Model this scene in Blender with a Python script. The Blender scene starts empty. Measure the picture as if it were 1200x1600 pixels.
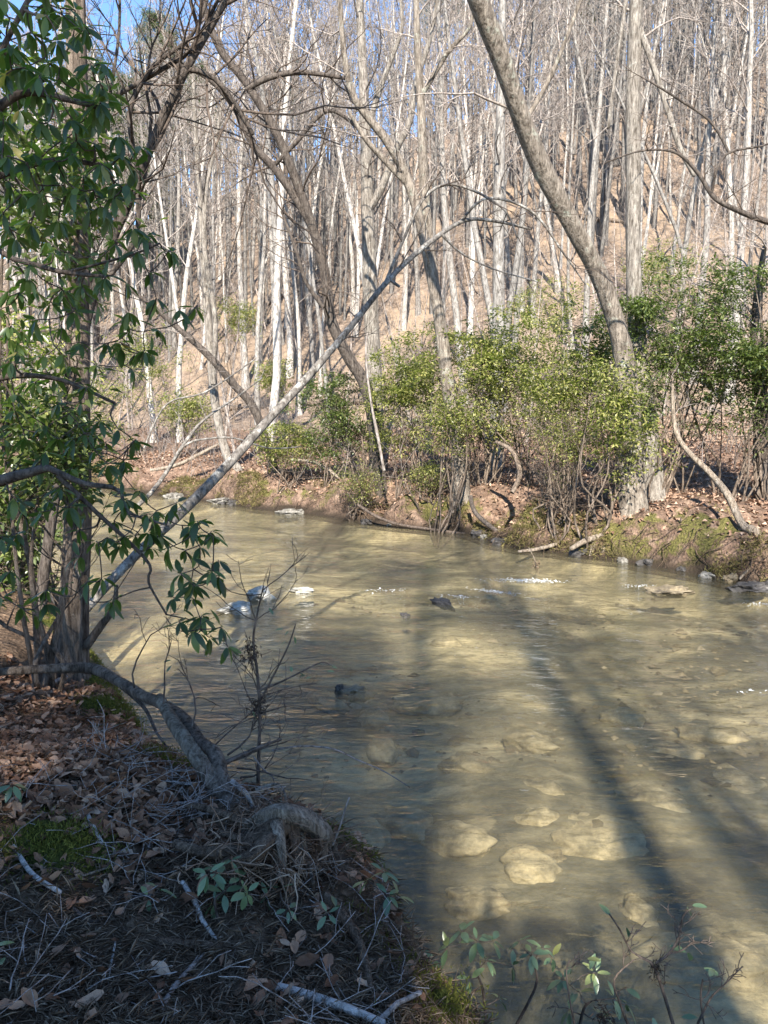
import bpy, math, random
import numpy as np
from mathutils import Vector, Matrix, Quaternion

SC = bpy.context.scene
COL = SC.collection
R = math.radians
RNG = random.Random(11)
NPR = np.random.default_rng(7)

# ------------------------------------------------------------------ camera
CAM_Z = 2.6
F = 1200.0                      # focal length in photo pixels (photo 1200 x 1600)
PITCH = math.atan(160 / 1200)
cam_d = bpy.data.cameras.new('camera')
cam_d.sensor_fit = 'VERTICAL'
cam_d.sensor_height = 36
cam_d.sensor_width = 27
cam_d.lens = 36 * F / 1600
cam_d.clip_start = 0.05
cam_d.clip_end = 2000
cam = bpy.data.objects.new('camera', cam_d)
COL.objects.link(cam)
cam.location = (0, 0, CAM_Z)
cam.rotation_euler = (R(90) - PITCH, 0, 0)
SC.camera = cam

# ------------------------------------------------------------------ sky, sun, exposure
SUN_EL = 38.0
SUN_AZ = -4.0                   # degrees to the right of straight behind the camera
S = Vector((math.sin(R(SUN_AZ)) * math.cos(R(SUN_EL)), -math.cos(R(SUN_AZ)) * math.cos(R(SUN_EL)), math.sin(R(SUN_EL))))
world = bpy.data.worlds.new('World')
SC.world = world
world.use_nodes = True
wn = world.node_tree
sky = wn.nodes.new('ShaderNodeTexSky')
sky.sky_type = 'NISHITA'
sky.sun_disc = False
sky.sun_elevation = R(SUN_EL)
sky.sun_rotation = math.atan2(S.x, S.y)
sky.air_density = 1.0
sky.dust_density = 0.0
sky.ozone_density = 6.5
bg = wn.nodes['Background']
bg.inputs['Strength'].default_value = 0.115
wn.links.new(sky.outputs[0], bg.inputs[0])
sun_d = bpy.data.lights.new('sun', 'SUN')
sun_d.energy = 5.0
sun_d.angle = R(0.53)
sun_d.color = (1.0, 0.945, 0.86)
sun = bpy.data.objects.new('sun', sun_d)
COL.objects.link(sun)
sun.rotation_mode = 'QUATERNION'
sun.rotation_quaternion = (-S).to_track_quat('-Z', 'Y')
sun.location = (4, -10, 20)
SC.view_settings.view_transform = 'Standard'
SC.view_settings.look = 'None'
SC.view_settings.gamma = 1
SC.view_settings.use_curve_mapping = False
SC.view_settings.exposure = 1.7
SC.cycles.use_denoising = True
SC.cycles.max_bounces = 8
SC.cycles.transparent_max_bounces = 12
SC.cycles.caustics_reflective = False
SC.cycles.caustics_refractive = False
SC.cycles.sample_clamp_indirect = 6

# ------------------------------------------------------------------ numeric helpers
def hash2(ix, iy, seed):
    n = (ix.astype(np.int64) * 374761393 + iy.astype(np.int64) * 668265263 + seed * 1274126177) & 0xffffffff
    n = ((n ^ (n >> 13)) * 1274126177) & 0xffffffff
    n = (n ^ (n >> 16)) & 0xffffffff
    return n / 4294967295.0

def vnoise(x, y, seed=0):
    x = np.asarray(x, float); y = np.asarray(y, float)
    ix = np.floor(x); iy = np.floor(y)
    fx = x - ix; fy = y - iy
    fx = fx * fx * (3 - 2 * fx); fy = fy * fy * (3 - 2 * fy)
    a = hash2(ix, iy, seed); b = hash2(ix + 1, iy, seed)
    c = hash2(ix, iy + 1, seed); d = hash2(ix + 1, iy + 1, seed)
    return (a + (b - a) * fx) * (1 - fy) + (c + (d - c) * fx) * fy - 0.5

def fbm(x, y, seed=0, octv=4):
    x = np.asarray(x, float); y = np.asarray(y, float)
    t = 0; amp = 1.0
    for k in range(octv):
        t = t + amp * vnoise(x * 2 ** k + 17.3 * k, y * 2 ** k - 9.1 * k, seed + k)
        amp *= 0.5
    return t

NEAR = np.array([(-20, 14.0), (-6, 6.0), (-2, 3.0), (1.0, 1.05), (2.28, 0.40), (2.45, 0.33), (2.83, 0.06), (3.43, -0.12), (3.74, -0.64), (3.95, -0.88), (4.62, -1.46), (5.55, -2.02), (7.5, -3.2),
                 (10.5, -5.0), (17, -9.6), (24, -15.5), (33, -25), (60, -56), (200, -200)], float)
FAR = np.array([(-20, 34.0), (0, 18.0), (6.5, 11.2), (9.2, 7.9), (10.8, 6.0), (12.4, 4.7), (14.0, 3.0), (16.2, 1.5), (18.0, -0.9),
                (20.2, -3.2), (24, -7.4), (29, -13), (36, -22), (60, -48), (200, -190)], float)

def xnear(y):
    return np.interp(y, NEAR[:, 0], NEAR[:, 1]) + 0.14 * vnoise(np.asarray(y, float) * 1.7, 0.3, 91) + 0.05 * vnoise(np.asarray(y, float) * 6.1, 0.3, 92)

def xfar(y):
    y = np.asarray(y, float)
    return np.interp(y, FAR[:, 0], FAR[:, 1]) + 0.75 * vnoise(y * 0.75, 5.3, 93) + 0.3 * vnoise(y * 2.3, 5.3, 94)

def hgt(x, y):
    """height of the ground (bank, bed, hill) at x, y"""
    x = np.asarray(x, float); y = np.asarray(y, float)
    u = (xnear(y) - x) * 0.85
    s = (x - xfar(y)) * 0.72
    near = np.interp(u, [-1.2, -0.32, -0.16, -0.05, 0.12, 0.6, 1.5, 3.0, 8, 30], [-0.5, -0.42, 0.1, 0.46, 0.60, 0.76, 0.9, 1.0, 1.35, 3.5])
    w = np.clip(u * 1.6 + 0.3, 0, 1)
    near = near + w * (0.16 * fbm(x * 1.3, y * 1.3, 3, 4))
    far = np.interp(s, [-1.0, -0.3, 0.0, 0.18, 0.7, 1.5, 4, 9], [-0.5, -0.25, 0.02, 0.3, 0.55, 0.72, 0.95, 1.75])
    we = np.clip(s * 2.5, 0, 1) * np.clip((3.2 - s) / 2.0, 0, 1)
    far = far + we * 0.85 * fbm(x * 0.95 + 3, y * 0.95, 21, 3) + np.clip(s, 0, 1) * 0.10 * fbm(x * 2.1, y * 2.1, 33, 3)
    e = np.maximum(0, s - 9)
    ridge = np.interp(e, [0, 6, 20, 66, 80, 200], [0, 1.3, 6.4, 26.0, 30.0, 30])
    far = far + ridge + 0.17 * np.clip(y - 35, 0, 75) * np.clip(e / 10, 0, 1) + np.clip(e / 15, 0, 1) * (3.5 * fbm(x * 0.045, y * 0.045, 44, 3) + 0.5 * fbm(x * 0.4, y * 0.4, 45, 2))
    bed = -0.32 + 0.2 * fbm(x * 0.7, y * 0.7, 55, 3) + 0.05 * fbm(x * 2.6 + y * 1.2, y * 2.0, 56, 2)
    z = np.where(u > -1.2, near, np.where(s > -1.0, far, bed))
    t1 = np.clip((u + 1.2) / 0.5, 0, 1); t2 = np.clip((s + 1.0) / 0.5, 0, 1)
    z = np.where(u > -1.2, bed * (1 - t1) + near * t1, z)
    z = np.where((u <= -1.2) & (s > -1.0), bed * (1 - t2) + far * t2, z)
    return z

_GX = np.arange(-90, 90.01, 0.5); _GY = np.arange(26, 160.01, 0.5)
_GZ = hgt(*np.meshgrid(_GX, _GY))
def H(x, y):
    if y > 27 and abs(x) < 89 and y < 159:
        i = (x + 90) / 0.5; j = (y - 26) / 0.5; i0 = int(i); j0 = int(j); a = i - i0; b = j - j0
        return float((_GZ[j0, i0] * (1 - a) + _GZ[j0, i0 + 1] * a) * (1 - b) + (_GZ[j0 + 1, i0] * (1 - a) + _GZ[j0 + 1, i0 + 1] * a) * b)
    return float(hgt(np.array([x]), np.array([y]))[0])

CP, SP = math.cos(PITCH), math.sin(PITCH)
def ray(px, py):
    dx = (px - 600) / F; dy = -(py - 800) / F
    return Vector((dx, CP + dy * SP, -SP + dy * CP))

def at(px, py, Y):
    """the point that lies Y metres ahead of the viewpoint in the direction of a photo pixel"""
    d = ray(px, py)
    return Vector((0, 0, CAM_Z)) + d * (Y / d.y)

def on_ground(px, py, lo=1.0, hi=140.0):
    d = ray(px, py)
    ts = np.concatenate([np.arange(lo, 8, 0.25), np.arange(8, 24, 1.0), np.arange(24, hi, 4.0)])
    for it in range(4):
        X = d.x * ts; Yy = d.y * ts; Z = CAM_Z + d.z * ts
        below = Z < hgt(X, Yy)
        i = int(np.argmax(below)) if below.any() else len(ts) - 1
        i = max(i, 1)
        ts = np.linspace(ts[i - 1], ts[i], 8)
    t = float(ts[-1])
    return Vector((d.x * t, d.y * t, H(d.x * t, d.y * t)))

def on_water(px, py):
    d = ray(px, py)
    t = -CAM_Z / d.z
    return Vector((d.x * t, d.y * t, 0))

def wpx(w, p):
    """radius in metres of something w photo pixels wide at point p"""
    depth = p.y * CP - (p.z - CAM_Z) * SP
    return 0.5 * w / F * depth

# ------------------------------------------------------------------ mesh helpers
class Acc:
    def __init__(self):
        self.v = []; self.q = []; self.t = []; self.n = 0; self.b = {}
    def add(self, v, q=None, t=None):
        v = np.asarray(v, float).reshape(-1, 3)
        if q is not None and len(q): self.q.append(np.asarray(q, np.int64).reshape(-1, 4) + self.n)
        if t is not None and len(t): self.t.append(np.asarray(t, np.int64).reshape(-1, 3) + self.n)
        self.v.append(v); self.n += len(v)
    def tube(self, pts, rad, sides=5, rough=0.0, rs=0):
        if not rough:
            self.b.setdefault((len(pts), sides), []).append((np.asarray(pts, float), np.broadcast_to(np.asarray(rad, float), (len(pts),))))
            return
        P = np.asarray(pts, float); n = len(P)
        rad = np.broadcast_to(np.asarray(rad, float), (n,))
        T = np.empty_like(P); T[1:-1] = P[2:] - P[:-2]; T[0] = P[1] - P[0]; T[-1] = P[-1] - P[-2]
        T /= np.linalg.norm(T, axis=1)[:, None] + 1e-9
        ref = np.array([0.31, 0.95, 0.05]) if abs(T[:, 2]).mean() > 0.5 else np.array([0.05, 0.1, 0.99])
        A = np.cross(T, ref); A /= np.linalg.norm(A, axis=1)[:, None] + 1e-9
        B = np.cross(T, A)
        a = np.arange(sides) * (2 * math.pi / sides)
        rr = rad[:, None] * np.ones((1, sides))
        if rough:
            L = np.concatenate([[0], np.cumsum(np.linalg.norm(P[1:] - P[:-1], axis=1))])
            ca = np.cos(a)[None, :] * 1.6 + L[:, None] * 0.7 ; sa = np.sin(a)[None, :] * 1.6 + L[:, None] * 1.3
            rr = rr * (1 + rough * 2 * fbm(ca + rs * 7.7, sa + rs * 3.1, 5 + rs % 50, 3))
        V = P[:, None, :] + rr[..., None] * (np.cos(a)[None, :, None] * A[:, None, :] + np.sin(a)[None, :, None] * B[:, None, :])
        i = np.arange(n - 1)[:, None] * sides; j = np.arange(sides)[None, :]; k = (j + 1) % sides
        q = np.stack([i + j, i + k, i + sides + k, i + sides + j], -1)
        self.add(V.reshape(-1, 3), q.reshape(-1, 4))
        tip = self.n
        self.add(P[-1:] + T[-1:] * rad[-1] * 0.6)
        b = tip - sides
        self.t.append(np.array([[b + x, b + (x + 1) % sides, tip] for x in range(sides)]))
    def flush(self):
        for (n, sides), lst in self.b.items():
            P = np.stack([a for a, _ in lst]); rad = np.stack([r for _, r in lst]); m = len(P)
            T = np.empty_like(P); T[:, 1:-1] = P[:, 2:] - P[:, :-2]; T[:, 0] = P[:, 1] - P[:, 0]; T[:, -1] = P[:, -1] - P[:, -2]
            T /= np.linalg.norm(T, axis=2)[..., None] + 1e-9
            ver = (np.abs(T[..., 2]).mean(1) > 0.5)[:, None, None]
            ref = np.where(ver, np.array([0.31, 0.95, 0.05]), np.array([0.05, 0.1, 0.99]))
            A = np.cross(T, np.broadcast_to(ref, T.shape)); A /= np.linalg.norm(A, axis=2)[..., None] + 1e-9
            B = np.cross(T, A); a = np.arange(sides) * (2 * math.pi / sides)
            V = P[:, :, None, :] + rad[:, :, None, None] * (np.cos(a)[:, None] * A[:, :, None, :] + np.sin(a)[:, None] * B[:, :, None, :])
            V = V.reshape(m, n * sides, 3)
            tip = P[:, -1:] + T[:, -1:] * rad[:, -1:, None] * 0.6
            V = np.concatenate([V, tip], 1); per = n * sides + 1
            i = np.arange(n - 1)[:, None] * sides; j = np.arange(sides)[None, :]; k = (j + 1) % sides
            q = np.stack([i + j, i + k, i + sides + k, i + sides + j], -1).reshape(-1, 4)
            b0 = (n - 1) * sides; jj = np.arange(sides)
            t = np.stack([b0 + jj, b0 + (jj + 1) % sides, np.full(sides, n * sides)], -1)
            off = (np.arange(m) * per)[:, None, None]
            self.add(V.reshape(-1, 3), (q[None] + off).reshape(-1, 4), (t[None] + off).reshape(-1, 3))
        self.b = {}
    def mesh(self, name, mat, origin=None, smooth=True):
        self.flush()
        V = np.concatenate(self.v) if self.v else np.zeros((0, 3))
        if origin is not None: V = V - np.array(origin)[None, :]
        q = np.concatenate(self.q) if self.q else np.zeros((0, 4), np.int64)
        t = np.concatenate(self.t) if self.t else np.zeros((0, 3), np.int64)
        me = bpy.data.meshes.new(name)
        me.vertices.add(len(V)); me.vertices.foreach_set('co', V.astype(np.float32).ravel())
        me.loops.add(q.size + t.size)
        me.loops.foreach_set('vertex_index', np.concatenate([q.ravel(), t.ravel()]).astype(np.int32))
        nf = len(q) + len(t)
        me.polygons.add(nf)
        st = np.concatenate([np.arange(len(q)) * 4, len(q) * 4 + np.arange(len(t)) * 3]).astype(np.int32)
        me.polygons.foreach_set('loop_start', st)
        me.update(calc_edges=True)
        me.polygons.foreach_set('use_smooth', np.full(nf, smooth, dtype=bool))
        for m in (mat if isinstance(mat, (list, tuple)) else [mat]): me.materials.append(m)
        me.validate()
        return me

def link(name, me, parent=None, loc=None):
    o = bpy.data.objects.new(name, me)
    COL.objects.link(o)
    if parent is not None: o.parent = parent
    if loc is not None: o.location = loc
    return o

def tag(o, label, cat, group=None):
    o['label'] = label; o['category'] = cat
    if group: o['group'] = group
    return o

def thing(name, label, cat, loc, group=None):
    o = bpy.data.objects.new(name, None)
    o.empty_display_size = 0.2
    COL.objects.link(o); o.location = loc
    return tag(o, label, cat, group)

def part(name, acc, mat, root, smooth=True):
    return link(name, acc.mesh(name, mat, tuple(root.location), smooth), root)

def smooth_path(pts, n):
    P = np.array([tuple(p) for p in pts], float)
    m = len(P)
    L = np.concatenate([[0], np.cumsum(np.linalg.norm(P[1:] - P[:-1], axis=1))]); L /= L[-1]
    # catmull-rom
    out = []
    for t in np.linspace(0, 1, n):
        i = min(max(int(np.searchsorted(L, t, 'right')) - 1, 0), m - 2)
        f = (t - L[i]) / max(L[i + 1] - L[i], 1e-9)
        p0 = P[max(i - 1, 0)]; p1 = P[i]; p2 = P[i + 1]; p3 = P[min(i + 2, m - 1)]
        out.append(0.5 * ((2 * p1) + (-p0 + p2) * f + (2 * p0 - 5 * p1 + 4 * p2 - p3) * f * f + (-p0 + 3 * p1 - 3 * p2 + p3) * f ** 3))
    return np.array(out), L

def leaf_cloud(acc, C, D, N, L, W, fold=0.25):
    """many small pointed leaves: two quads each (folded along the midrib)"""
    C = np.asarray(C, float); D = np.asarray(D, float); N = np.asarray(N, float)
    D = D / (np.linalg.norm(D, axis=1)[:, None] + 1e-9)
    Sd = np.cross(D, N); Sd /= np.linalg.norm(Sd, axis=1)[:, None] + 1e-9
    N = np.cross(Sd, D)
    L = np.broadcast_to(L, (len(C),))[:, None]; W = np.broadcast_to(W, (len(C),))[:, None]
    b = C; t = C + D * L - N * L * 0.10; m = C + D * L * 0.5
    l = m + Sd * W * 0.5 + N * W * fold; r = m - Sd * W * 0.5 + N * W * fold
    V = np.stack([b, l, t, r], 1).reshape(-1, 3)
    i = np.arange(len(C))[:, None] * 4
    tri = np.concatenate([i + np.array([0, 2, 1]), i + np.array([0, 3, 2])], 0)
    acc.add(V, t=tri)

def rnd_unit(n, rng=NPR):
    v = rng.normal(size=(n, 3)); return v / np.linalg.norm(v, axis=1)[:, None]

# ------------------------------------------------------------------ materials
def new_mat(name):
    m = bpy.data.materials.new(name); m.use_nodes = True
    nt = m.node_tree
    return m, nt, nt.nodes['Principled BSDF'], nt.nodes, nt.links

def ramp(nodes, stops):
    r = nodes.new('ShaderNodeValToRGB')
    e = r.color_ramp.elements
    e[0].position, e[0].color = stops[0][0], (*stops[0][1], 1)
    e[1].position, e[1].color = stops[-1][0], (*stops[-1][1], 1)
    for p, c in stops[1:-1]:
        x = e.new(p); x.color = (*c, 1)
    return r

def tex(nodes, links, scale, detail=4, rough=0.6, mapping=None, kind='noise', coord='Object'):
    tc = nodes.new('ShaderNodeTexCoord')
    src = tc.outputs[coord]
    if mapping:
        mp = nodes.new('ShaderNodeMapping')
        mp.inputs['Scale'].default_value = mapping.get('scale', (1, 1, 1))
        mp.inputs['Rotation'].default_value = mapping.get('rot', (0, 0, 0))
        links.new(src, mp.inputs[0]); src = mp.outputs[0]
    if kind == 'noise':
        t = nodes.new('ShaderNodeTexNoise')
        t.inputs['Detail'].default_value = detail; t.inputs['Roughness'].default_value = rough
    else:
        t = nodes.new('ShaderNodeTexVoronoi')
    t.inputs['Scale'].default_value = scale
    links.new(src, t.inputs['Vector'])
    return t

def bump(nodes, links, h, strength, dist, bsdf, prev=None):
    b = nodes.new('ShaderNodeBump')
    b.inputs['Strength'].default_value = strength; b.inputs['Distance'].default_value = dist
    links.new(h, b.inputs['Height'])
    if prev is not None: links.new(prev, b.inputs['Normal'])
    if bsdf is not None: links.new(b.outputs[0], bsdf.inputs['Normal'])
    return b

def mixc(nodes, links, fac, a, b, mode='MIX'):
    m = nodes.new('ShaderNodeMix'); m.data_type = 'RGBA'; m.blend_type = mode
    if isinstance(fac, float): m.inputs[0].default_value = fac
    else: links.new(fac, m.inputs[0])
    for s, k in ((a, 6), (b, 7)):
        if isinstance(s, tuple): m.inputs[k].default_value = (*s, 1)
        else: links.new(s, m.inputs[k])
    return m.outputs[2]

def bark(name, dark, light, lichen=None, vscale=0.22, scale=14, lf=0.5, bstr=0.6, moss=None, rand=0.0, lsc=7.0):
    m, nt, p, N, L = new_mat(name)
    n1 = tex(N, L, scale, 6, 0.7, {'scale': (1, 1, vscale)})
    r1 = ramp(N, [(0.32, dark), (0.68, light)]); L.new(n1.outputs[0], r1.inputs[0])
    c = r1.outputs[0]
    if lichen:
        n2 = tex(N, L, lsc, 9, 0.75)
        r2 = ramp(N, [(lf, (0, 0, 0)), (lf + 0.14, (1, 1, 1))]); L.new(n2.outputs[0], r2.inputs[0])
        c = mixc(N, L, r2.outputs[0], c, lichen)
    if moss:
        n3 = tex(N, L, 2.0, 4, 0.6)
        r3 = ramp(N, [(0.56, (0, 0, 0)), (0.66, (1, 1, 1))]); L.new(n3.outputs[0], r3.inputs[0])
        c = mixc(N, L, r3.outputs[0], c, moss)
    if rand:
        oi = N.new('ShaderNodeObjectInfo')
        rr = ramp(N, [(0, (1 - rand,) * 3), (1, (1 + rand * 0.4, 1 + rand * 0.35, 1 + rand * 0.28))]); L.new(oi.outputs['Random'], rr.inputs[0])
        c = mixc(N, L, 1.0, c, rr.outputs[0], 'MULTIPLY')
    L.new(c, p.inputs['Base Color'])
    p.inputs['Roughness'].default_value = 0.92
    p.inputs['Specular IOR Level'].default_value = 0.15
    fs = tex(N, L, scale * 2.6, 5, 0.75, {'scale': (1, 1, vscale * 0.6)})
    rf = ramp(N, [(0.38, (0.25, 0.23, 0.21)), (0.54, (1.12, 1.12, 1.12))]); L.new(fs.outputs[0], rf.inputs[0])
    c = mixc(N, L, 0.8, c, rf.outputs[0], 'MULTIPLY'); L.new(c, p.inputs['Base Color'])
    b0 = bump(N, L, n1.outputs[0], bstr, 0.07, None)
    bump(N, L, fs.outputs[0], bstr, 0.02, p, b0.outputs[0])
    return m

M = {}
M['bark_pale'] = bark('bark_pale', (0.22, 0.20, 0.178), (0.48, 0.45, 0.41), (0.56, 0.535, 0.50), 0.35, 9, 0.55, 0.4, rand=0.55)
M['bark_grey'] = bark('bark_grey', (0.12, 0.10, 0.08), (0.36, 0.32, 0.27), (0.42, 0.41, 0.35), 0.22, 14, 0.57, 1.0)
M['bark_lichen'] = bark('bark_lichen', (0.09, 0.072, 0.056), (0.33, 0.28, 0.225), (0.36, 0.37, 0.30), 0.25, 13, 0.55, 1.0, lsc=4.5)
M['bark_dark'] = bark('bark_dark', (0.045, 0.036, 0.03), (0.14, 0.115, 0.095), (0.2, 0.19, 0.16), 0.25, 15, 0.60, 0.7)
M['bark_pole'] = bark('bark_pole', (0.08, 0.07, 0.06), (0.24, 0.215, 0.185), (0.46, 0.44, 0.39), 0.6, 12, 0.52, 0.5)
M['bark_brown'] = bark('bark_brown', (0.07, 0.05, 0.036), (0.30, 0.235, 0.18), (0.38, 0.34, 0.28), 0.2, 16, 0.58, 1.0)
M['bark_mossy'] = bark('bark_mossy', (0.12, 0.09, 0.065), (0.34, 0.28, 0.21), (0.42, 0.38, 0.3), 0.2, 18, 0.54, 1.0, moss=(0.12, 0.13, 0.035))
M['twig'] = bark('twig', (0.16, 0.13, 0.11), (0.40, 0.35, 0.31), None, 0.5, 12, 0.5, 0.2, rand=0.3)
M['twig_dark'] = bark('twig_dark', (0.05, 0.038, 0.03), (0.15, 0.115, 0.09), None, 0.5, 20, 0.5, 0.2)
M['dead_wood'] = bark('dead_wood', (0.16, 0.12, 0.085), (0.46, 0.38, 0.29), (0.5, 0.46, 0.4), 0.12, 24, 0.58, 1.0)
M['root_wood'] = bark('root_wood', (0.075, 0.05, 0.034), (0.30, 0.21, 0.14), None, 0.15, 24, 0.6, 1.0)
M['pale_stick'] = bark('pale_stick', (0.30, 0.27, 0.23), (0.55, 0.51, 0.46), (0.12, 0.09, 0.07), 0.4, 14, 0.6, 0.5)

def leafmat(name, stops, rough=0.4, trans=0.35, tcol=(0.25, 0.42, 0.05), island=False, spec=0.5):
    m, nt, p, N, L = new_mat(name)
    if island:
        g = N.new('ShaderNodeNewGeometry'); src = g.outputs['Random Per Island']
    else:
        g = N.new('ShaderNodeObjectInfo'); src = g.outputs['Random']
    r = ramp(N, stops); L.new(src, r.inputs[0])
    n = tex(N, L, 25, 2, 0.5)
    r2 = ramp(N, [(0.3, (0.8, 0.8, 0.8)), (0.7, (1.15, 1.15, 1.15))]); L.new(n.outputs[0], r2.inputs[0])
    c = mixc(N, L, 1.0, r.outputs[0], r2.outputs[0], 'MULTIPLY')
    L.new(c, p.inputs['Base Color'])
    p.inputs['Roughness'].default_value = rough
    p.inputs['Specular IOR Level'].default_value = spec
    t = N.new('ShaderNodeBsdfTranslucent')
    t.inputs[0].default_value = (*tcol, 1)
    mx = N.new('ShaderNodeMixShader'); mx.inputs[0].default_value = trans
    L.new(p.outputs[0], mx.inputs[1]); L.new(t.outputs[0], mx.inputs[2])
    L.new(mx.outputs[0], N['Material Output'].inputs[0])
    return m

M['rhodo_leaf'] = leafmat('rhodo_leaf', [(0, (0.022, 0.04, 0.011)), (0.6, (0.042, 0.07, 0.017)), (0.85, (0.08, 0.115, 0.026)), (0.96, (0.17, 0.20, 0.045)), (1, (0.26, 0.19, 0.05))], 0.42, 0.26, (0.20, 0.38, 0.04))
M['rhodo_leaf_mass'] = leafmat('rhodo_leaf_mass', [(0, (0.022, 0.04, 0.011)), (0.6, (0.042, 0.07, 0.017)), (0.85, (0.08, 0.115, 0.026)), (0.96, (0.17, 0.20, 0.045)), (1, (0.26, 0.19, 0.05))], 0.42, 0.28, (0.22, 0.40, 0.04), island=True)
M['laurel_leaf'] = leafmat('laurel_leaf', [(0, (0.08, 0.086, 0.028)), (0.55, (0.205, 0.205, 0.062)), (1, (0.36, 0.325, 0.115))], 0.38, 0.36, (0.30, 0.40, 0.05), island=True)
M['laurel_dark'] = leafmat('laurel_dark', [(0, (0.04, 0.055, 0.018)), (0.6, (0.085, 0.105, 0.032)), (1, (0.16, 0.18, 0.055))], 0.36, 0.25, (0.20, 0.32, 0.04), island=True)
M['seedling_leaf'] = leafmat('seedling_leaf', [(0, (0.07, 0.11, 0.055)), (0.6, (0.12, 0.17, 0.08)), (0.9, (0.16, 0.21, 0.09)), (1, (0.2, 0.2, 0.06))], 0.3, 0.15, (0.15, 0.28, 0.08))
M['needle'] = leafmat('needle', [(0, (0.05, 0.075, 0.022)), (1, (0.12, 0.15, 0.045))], 0.55, 0.25, (0.2, 0.26, 0.06), island=True)
M['dry_leaf'] = leafmat('dry_leaf', [(0, (0.11, 0.055, 0.03)), (0.4, (0.23, 0.12, 0.068)), (0.75, (0.36, 0.21, 0.125)), (1, (0.48, 0.33, 0.22))], 0.75, 0.12, (0.35, 0.16, 0.06), spec=0.2)
M['dry_leaf_mass'] = leafmat('dry_leaf_mass', [(0, (0.10, 0.05, 0.028)), (0.4, (0.22, 0.115, 0.065)), (0.75, (0.34, 0.20, 0.12)), (1, (0.48, 0.32, 0.21))], 0.78, 0.12, (0.35, 0.16, 0.06), island=True, spec=0.2)
M['litter_far'] = leafmat('litter_far', [(0, (0.15, 0.085, 0.055)), (0.5, (0.29, 0.18, 0.12)), (1, (0.45, 0.32, 0.23))], 0.8, 0.1, (0.35, 0.2, 0.1), island=True, spec=0.2)
M['straw'] = leafmat('straw', [(0, (0.08, 0.054, 0.034)), (0.6, (0.19, 0.135, 0.087)), (1, (0.34, 0.26, 0.18))], 0.85, 0.05, (0.3, 0.2, 0.1), island=True, spec=0.15)
M['moss_tuft'] = leafmat('moss_tuft', [(0, (0.05, 0.055, 0.012)), (0.6, (0.11, 0.115, 0.025)), (1, (0.21, 0.20, 0.045))], 0.85, 0.25, (0.3, 0.32, 0.05), island=True, spec=0.1)
M['bank_grass'] = leafmat('bank_grass', [(0, (0.05, 0.045, 0.018)), (0.5, (0.14, 0.12, 0.045)), (1, (0.28, 0.23, 0.095))], 0.8, 0.2, (0.4, 0.36, 0.1), island=True, spec=0.15)
M['debris'] = leafmat('debris', [(0, (0.02, 0.015, 0.012)), (1, (0.07, 0.05, 0.035))], 0.9, 0.0, island=True, spec=0.1)

def ground_mat(name, stops, sc=6.0, moss=None, bstr=0.8, wetz=None, big=None):
    m, nt, p, N, L = new_mat(name)
    n1 = tex(N, L, sc, 8, 0.72)
    r1 = ramp(N, stops); L.new(n1.outputs[0], r1.inputs[0])
    c = r1.outputs[0]
    v = tex(N, L, sc * 4.5, kind='vor')
    cr = ramp(N, [(0, (0.72, 0.72, 0.72)), (1, (1.25, 1.2, 1.15))])
    sx = N.new('ShaderNodeSeparateColor'); L.new(v.outputs['Color'], sx.inputs[0]); L.new(sx.outputs[0], cr.inputs[0])
    c = mixc(N, L, 1.0, c, cr.outputs[0], 'MULTIPLY')
    if big:
        nb = tex(N, L, big[0], 4, 0.6)
        rb = ramp(N, [(0.45, (0, 0, 0)), (0.6, (1, 1, 1))]); L.new(nb.outputs[0], rb.inputs[0])
        c = mixc(N, L, rb.outputs[0], c, big[1])
    if moss:
        # moss grows in a strip over the lip of the bank: vertex attribute 'moss' gives how mossy a spot is
        at_ = N.new('ShaderNodeAttribute'); at_.attribute_name = 'moss'
        n3 = tex(N, L, 2.6, 6, 0.7)
        ad = N.new('ShaderNodeMath'); ad.operation = 'ADD'; L.new(at_.outputs['Fac'], ad.inputs[0]); L.new(n3.outputs[0], ad.inputs[1])
        r3 = ramp(N, [(0.92, (0, 0, 0)), (1.0, (1, 1, 1))])
        sb = N.new('ShaderNodeMath'); sb.operation = 'MULTIPLY'; sb.inputs[1].default_value = 0.8
        L.new(ad.outputs[0], sb.inputs[0]); L.new(sb.outputs[0], r3.inputs[0])
        nm = tex(N, L, 40, 4, 0.6)
        rm = ramp(N, [(0.3, moss[0]), (0.7, moss[1])]); L.new(nm.outputs[0], rm.inputs[0])
        c = mixc(N, L, r3.outputs[0], c, rm.outputs[0])
    if moss:
        wt = N.new('ShaderNodeAttribute'); wt.attribute_name = 'wet'
        c = mixc(N, L, wt.outputs['Fac'], c, (0.035, 0.026, 0.018))        # soaked mud at the waterline
    L.new(c, p.inputs['Base Color'])
    p.inputs['Roughness'].default_value = 0.95
    p.inputs['Specular IOR Level'].default_value = 0.1
    b = bump(N, L, n1.outputs[0], bstr, 0.06, None)
    bump(N, L, v.outputs['Distance'], bstr * 0.7, 0.03, p, b.outputs[0])
    return m

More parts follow.
